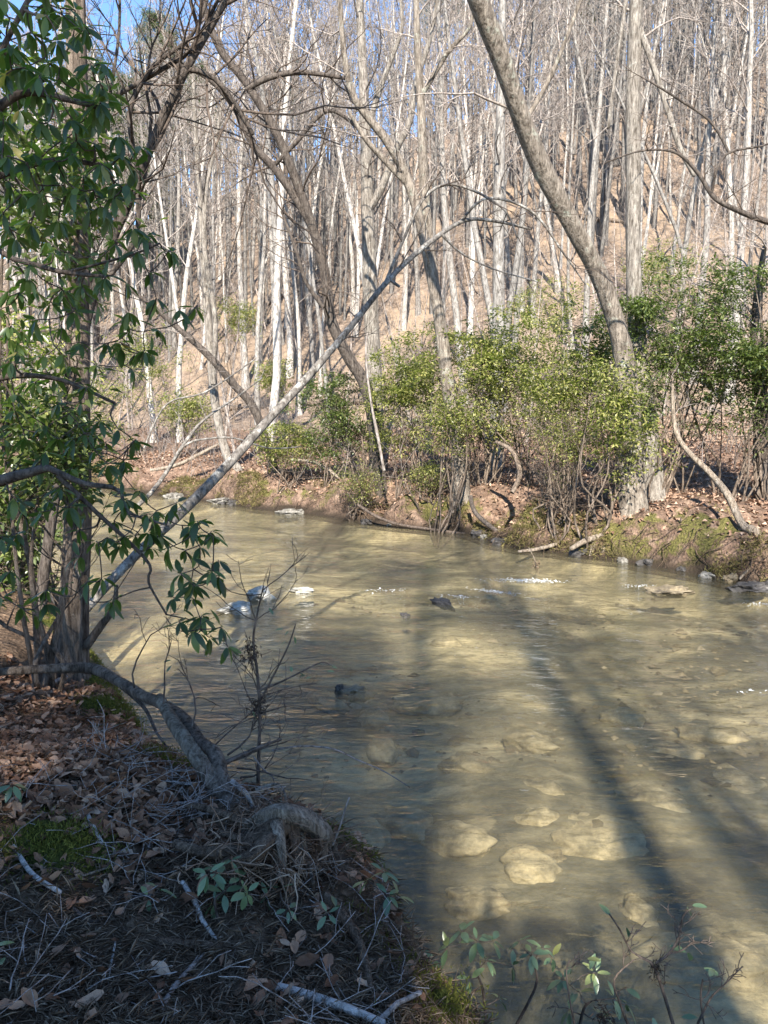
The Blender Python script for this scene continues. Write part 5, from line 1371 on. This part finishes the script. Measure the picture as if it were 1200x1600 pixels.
def rock(label, px, py, sx, sy, sz, mat, rz=0, z=0.0, seed=1, name='river_rock', tilt=(0, 0), lump=1.0):
    c = on_water(px, py)
    import bmesh
    bm = bmesh.new(); bmesh.ops.create_icosphere(bm, subdivisions=4, radius=1)
    V = np.array([tuple(v.co) for v in bm.verts])
    n1 = fbm(V[:, 0] * 1.6 + seed * 3.7, V[:, 1] * 1.6 + V[:, 2] * 1.3, seed, 3); n2 = fbm(V[:, 2] * 3 + seed, V[:, 0] * 3 - V[:, 1] * 2, seed + 9, 3)
    k = 1 + lump * (0.7 * n1 + 0.35 * n2)
    V = V * k[:, None]
    V[:, 2] = np.clip(V[:, 2], -0.8, 0.85 + 0.5 * n2 + 0.25 * V[:, 0])          # split top
    for v, co in zip(bm.verts, V): v.co = (co[0] * sx, co[1] * sy, co[2] * sz)
    me = bpy.data.meshes.new(name); bm.to_mesh(me); bm.free()
    me.materials.append(M[mat]); me.polygons.foreach_set('use_smooth', [False] * len(me.polygons))
    o = link(name, me, None, (c.x, c.y, z)); o.rotation_euler = (tilt[0], tilt[1], rz)
    return tag(o, label, 'rock', 'rocks in the river')
rock('whitish boulder in the river beside the flood shrub', 408, 935, 0.17, 0.15, 0.13, 'rock_pale', 0.3, 0.03, 1)
rock('pale split stone touching the whitish boulder', 368, 955, 0.20, 0.16, 0.10, 'rock_pale', -0.2, 0.02, 2)
rock('small flat pale stone right of the whitish boulder', 472, 924, 0.14, 0.10, 0.06, 'rock_pale', 0.1, 0.01, 3)
rock('dark slanted stone in the middle of the river', 692, 944, 0.15, 0.07, 0.07, 'rock_dark', -0.6, 0.0, 4, tilt=(0, 0.25))
rock('small dark stone left of the slanted dark stone', 634, 962, 0.07, 0.05, 0.045, 'rock_dark', -0.6, -0.01, 5)
rock('yellowish stone just under the surface with a dark edge', 555, 1075, 0.16, 0.10, 0.07, 'rock_tan', 0.1, -0.055, 6)
rock('dark stone at the end of the yellowish stone', 530, 1076, 0.05, 0.05, 0.06, 'rock_dark', 0.1, -0.01, 7)
rock('tan wedge stone near the right bank', 1045, 925, 0.26, 0.16, 0.09, 'rock_tan', -0.25, -0.005, 8)
rock('flat dark slab at the right edge of the river', 1172, 922, 0.30, 0.17, 0.09, 'rock_dark', -0.1, 0.02, 9)
rock('rock at the far left waterline', 272, 778, 0.25, 0.2, 0.15, 'rock_grey', 0.2, 0.02, 10)
rock('grey rock at the foot of the slim twin tree', 345, 786, 0.3, 0.2, 0.14, 'rock_grey', 0, 0.02, 11)
rock('long stone at the waterline below the low laurel', 450, 803, 0.32, 0.16, 0.11, 'rock_grey', -0.3, 0.02, 12)
rock('small pale stone at the waterline right of the slab', 1140, 908, 0.12, 0.09, 0.09, 'rock_tan', 0.3, 0.03, 13)
for k, (px, py, s_, lab) in enumerate(((870, 1270, 0.08, 'in the sunlit middle'), (980, 1345, 0.09, 'near the bottom right twigs'), (700, 1140, 0.09, 'below the slanted dark stone'), (1130, 1010, 0.12, 'below the tan wedge stone'), (480, 1010, 0.1, 'beside the flood shrub'))):
    o = rock('brown stone lying under water on the sandy bed ' + lab, px, py, s_, s_ * 0.8, s_ * 0.5, 'rock_tan', k * 0.7, -0.33, 30 + k)
    o['group'] = 'sunken stones on the river bed'
M['rock_gold'] = rock_mat('rock_gold', [(0.38, (0.12, 0.097, 0.058)), (0.52, (0.27, 0.22, 0.132)), (0.66, (0.45, 0.37, 0.23))], 7)
gs = random.Random(71)
gold = []
while len(gold) < 25:
    px = gs.uniform(470, 1230); py = gs.uniform(960, 1420)
    if any(abs(px - a) < 60 and abs(py - b) < 34 for a, b in gold): continue
    gold.append((px, py))
gold.sort(key=lambda t: -t[0])
for k, (px, py) in enumerate(gold):
    sz_ = gs.uniform(0.14, 0.42)
    o = rock('broad golden stone resting under water on the river bed, ' + ORD[k] + ' from right', px, py, sz_, sz_ * gs.uniform(0.5, 0.8), 0.10, 'rock_gold', gs.uniform(-1.2, 0.2), -0.32, 120 + k, lump=0.55)
    for p_ in o.data.polygons: p_.use_smooth = True
    o['group'] = 'golden stones under the water'
# gravel on the bed
n = 7000
yy_ = NPR.uniform(2.2, 12, n); tt_ = NPR.uniform(0.03, 0.95, n); xx_ = xnear(yy_) + (xfar(yy_) - xnear(yy_)) * tt_
kp = fbm(xx_ * 0.6, yy_ * 0.6, 131, 3) > 0.02; xx_, yy_ = xx_[kp], yy_[kp]; n = len(xx_)
zz_ = np.minimum(hgt(xx_, yy_), -0.06) - 0.005
r_ = NPR.uniform(0.012, 0.035, n) * (1 + (NPR.random(n) > 0.8) * NPR.uniform(0.8, 2.4, n))
an = NPR.uniform(0, 6.28, n); base = np.array([(1, 0, 0), (0.2, 0.8, 0.1), (-0.9, 0.2, 0), (-0.1, -0.75, 0.1), (0.05, 0.05, 0.45)])
Vg = base[None] * r_[:, None, None] * (1 + 0.25 * NPR.normal(size=(n, 5, 3)))
ca, sa_ = np.cos(an)[:, None], np.sin(an)[:, None]
Vg = np.stack([Vg[..., 0] * ca - Vg[..., 1] * sa_ + xx_[:, None], Vg[..., 0] * sa_ + Vg[..., 1] * ca + yy_[:, None], Vg[..., 2] + zz_[:, None]], -1)
tg = (np.arange(n) * 5)[:, None, None] + np.array([[0, 1, 4], [1, 2, 4], [2, 3, 4], [3, 0, 4]])
ac = Acc(); ac.add(Vg.reshape(-1, 3), t=tg.reshape(-1, 3))
M['gravel'] = leafmat('gravel', [(0, (0.05, 0.04, 0.028)), (0.6, (0.18, 0.14, 0.085)), (1, (0.36, 0.29, 0.19))], 0.8, 0.0, island=True, spec=0.2)
o = link('river_gravel', ac.mesh('river_gravel', M['gravel'])); tag(o, 'fine brown gravel scattered over the sandy river bed', 'gravel'); o['kind'] = 'stuff'
# fringe of fine roots under the lip of the far bank
ac = Acc(); q_ = random.Random(23)
for k in range(520):
    y = q_.uniform(9.5, 24); s0 = q_.uniform(0.12, 0.42); x = float(xfar(np.array([y]))[0]) + s0 / 0.72
    limb(ac, (x, y, H(x, y) + 0.02), (q_.gauss(-0.5, 0.5), q_.gauss(-0.4, 0.5), q_.uniform(-0.9, 0.3)), q_.uniform(0.15, 0.55), q_.uniform(0.003, 0.013), 1, q_, (3,), -0.10, 0.22, (4, 3), seg=0.1)
o = link('root_fringe', ac.mesh('root_fringe', M['root_wood'])); tag(o, 'fine roots and brush hanging from the lip of the far bank', 'roots'); o['kind'] = 'stuff'

wl = random.Random(44)
ys_ = sorted([wl.uniform(10.9, 23) for _ in range(18)], reverse=True)
for k, y in enumerate(ys_):
    x = float(xfar(np.array([y]))[0]) + wl.uniform(-0.12, 0.12)
    sz_ = wl.uniform(0.07, 0.2)
    o = rock('mud stained stone wedged along the far waterline, ' + ORD[k] + ' from left', 600, 900, sz_, sz_ * 0.8, sz_ * 0.6, 'rock_dark' if k % 3 else 'rock_grey', wl.uniform(0, 6), 0.02, 60 + k)
    o.location = (x, y, 0.02); o['group'] = 'stones along the far waterline'
# debris twig stuck in the water
dt = thing('snagged_twig', 'bare twig with a pale clump stuck upright in the river', 'twig', tuple(on_water(838, 886)))
cw = on_water(838, 886)
a = Acc(); P, L = smooth_path([cw + Vector((0.02, 0, -0.1)), cw + Vector((-0.03, 0, 0.12)), at(826, 855, cw.y)], 10); a.tube(P, np.linspace(0.016, 0.006, 10), 6, 0.1)
part('stem', a, M['dead_wood'], dt)
a = Acc(); nr = np.random.default_rng(2); n = 60
leaf_cloud(a, np.array(tuple(cw + Vector((0, 0, 0.04)))) + nr.normal(size=(n, 3)) * np.array([0.035, 0.03, 0.04]), rnd_unit(n, nr), rnd_unit(n, nr), 0.06, 0.02)
part('debris_clump', a, M['straw'], dt)['kind'] = 'stuff'

# white water where the current breaks, plus white slivers painted as sun sparkles
ac = Acc(); nr = np.random.default_rng(12)
for (px, py, sx, sy, n, ang) in ((825, 912, 0.26, 0.05, 420, -0.12), (775, 930, 0.18, 0.03, 160, -0.5), (1195, 947, 0.12, 0.03, 90, 0), (1000, 918, 0.12, 0.03, 60, 0), (715, 935, 0.1, 0.02, 50, -0.2), (612, 925, 0.2, 0.03, 40, 0),
                                 (1185, 1085, 0.12, 0.015, 8, 0)):  # these few slivers imitate glints of light on the surface
    c = on_water(px, py); a_ = nr.normal(size=n) * sx; b_ = nr.normal(size=n) * sy
    x = c.x + a_ * math.cos(ang) - b_ * math.sin(ang); y = c.y + a_ * math.sin(ang) + b_ * math.cos(ang)
    z = 0.02 + 0.03 * np.exp(-(b_ / sy) ** 2) * nr.random(n) + (0.02 if sx > 0.15 and n > 100 else 0)
    leaf_cloud(ac, np.stack([x, y, z], 1), rnd_unit(n, nr) * np.array([1, 0.35, 0.2]), rnd_unit(n, nr) * 0.3 + np.array([0, 0, 1]), nr.uniform(0.012, 0.045, n), nr.uniform(0.004, 0.012, n))
o = link('foam', ac.mesh('foam', M['foam'])); tag(o, 'white broken water on small riffles and painted sun sparkles in the river', 'foam'); o['kind'] = 'stuff'

# ------------------------------------------------------------------ trees behind the viewpoint that shade the near bank
def shade_tree(label, x, y, h, r, first, dens, spread, seed):
    rg = random.Random(seed)
    tm, cm = pine_mesh(h, r, rg, first, dens, spread, 0.28)
    place('hemlock_tree', label, 'tree', 'evergreens standing behind the viewpoint', (x, y, H(x, y)), rg.uniform(0, 6), 1, [('trunk', tm), ('crown', cm)])
shade_tree('evergreen behind the viewpoint, leftmost, shading the near shrubs', -1.9, -6.5, 7.2, 0.2, 0.35, 0.24, 0.22, 1)
shade_tree('evergreen behind the viewpoint, shading the left of the river', -2.4, -11.5, 14.0, 0.22, 0.55, 0.5, 0.14, 2)
shade_tree('low evergreen close behind the viewpoint', 0.7, -4.6, 4.5, 0.12, 0.4, 0.28, 0.36, 3)
shade_tree('tall open pine far behind the viewpoint', -1.2, -15.0, 21, 0.24, 0.6, 0.2, 0.12, 5)
br_ = random.Random(5)
for lab, x, y, r in (('bare trunk behind the viewpoint nearest the river', 1.6, -11.0, 0.22), ('bare trunk behind the viewpoint left of the riverside one', 0.55, -13.0, 0.24)):
    tm, cm = bare_tree_meshes('bare_tree', 20, r, br_, 9, True, 0.12, 0.5, (4, 2))
    place('bare_tree', lab, 'tree', 'bare trees behind the viewpoint', (x, y, H(x, y)), br_.uniform(0, 6), 1, [('trunk', tm), ('crown', cm)])
for lab, x, y, r in (('straight bare trunk behind the viewpoint, right one', 1.85, -8.5, 0.2), ('straight bare trunk behind the viewpoint, left one', 0.75, -7.5, 0.23)):
    tm, cm = bare_tree_meshes('bare_tree', 19, r, br_, 12, False, 0.05, 0.5, (5, 3))
    place('bare_tree', lab, 'tree', 'bare trees behind the viewpoint', (x, y, H(x, y)), br_.uniform(0, 6), 1, [('trunk', tm), ('crown', cm)])
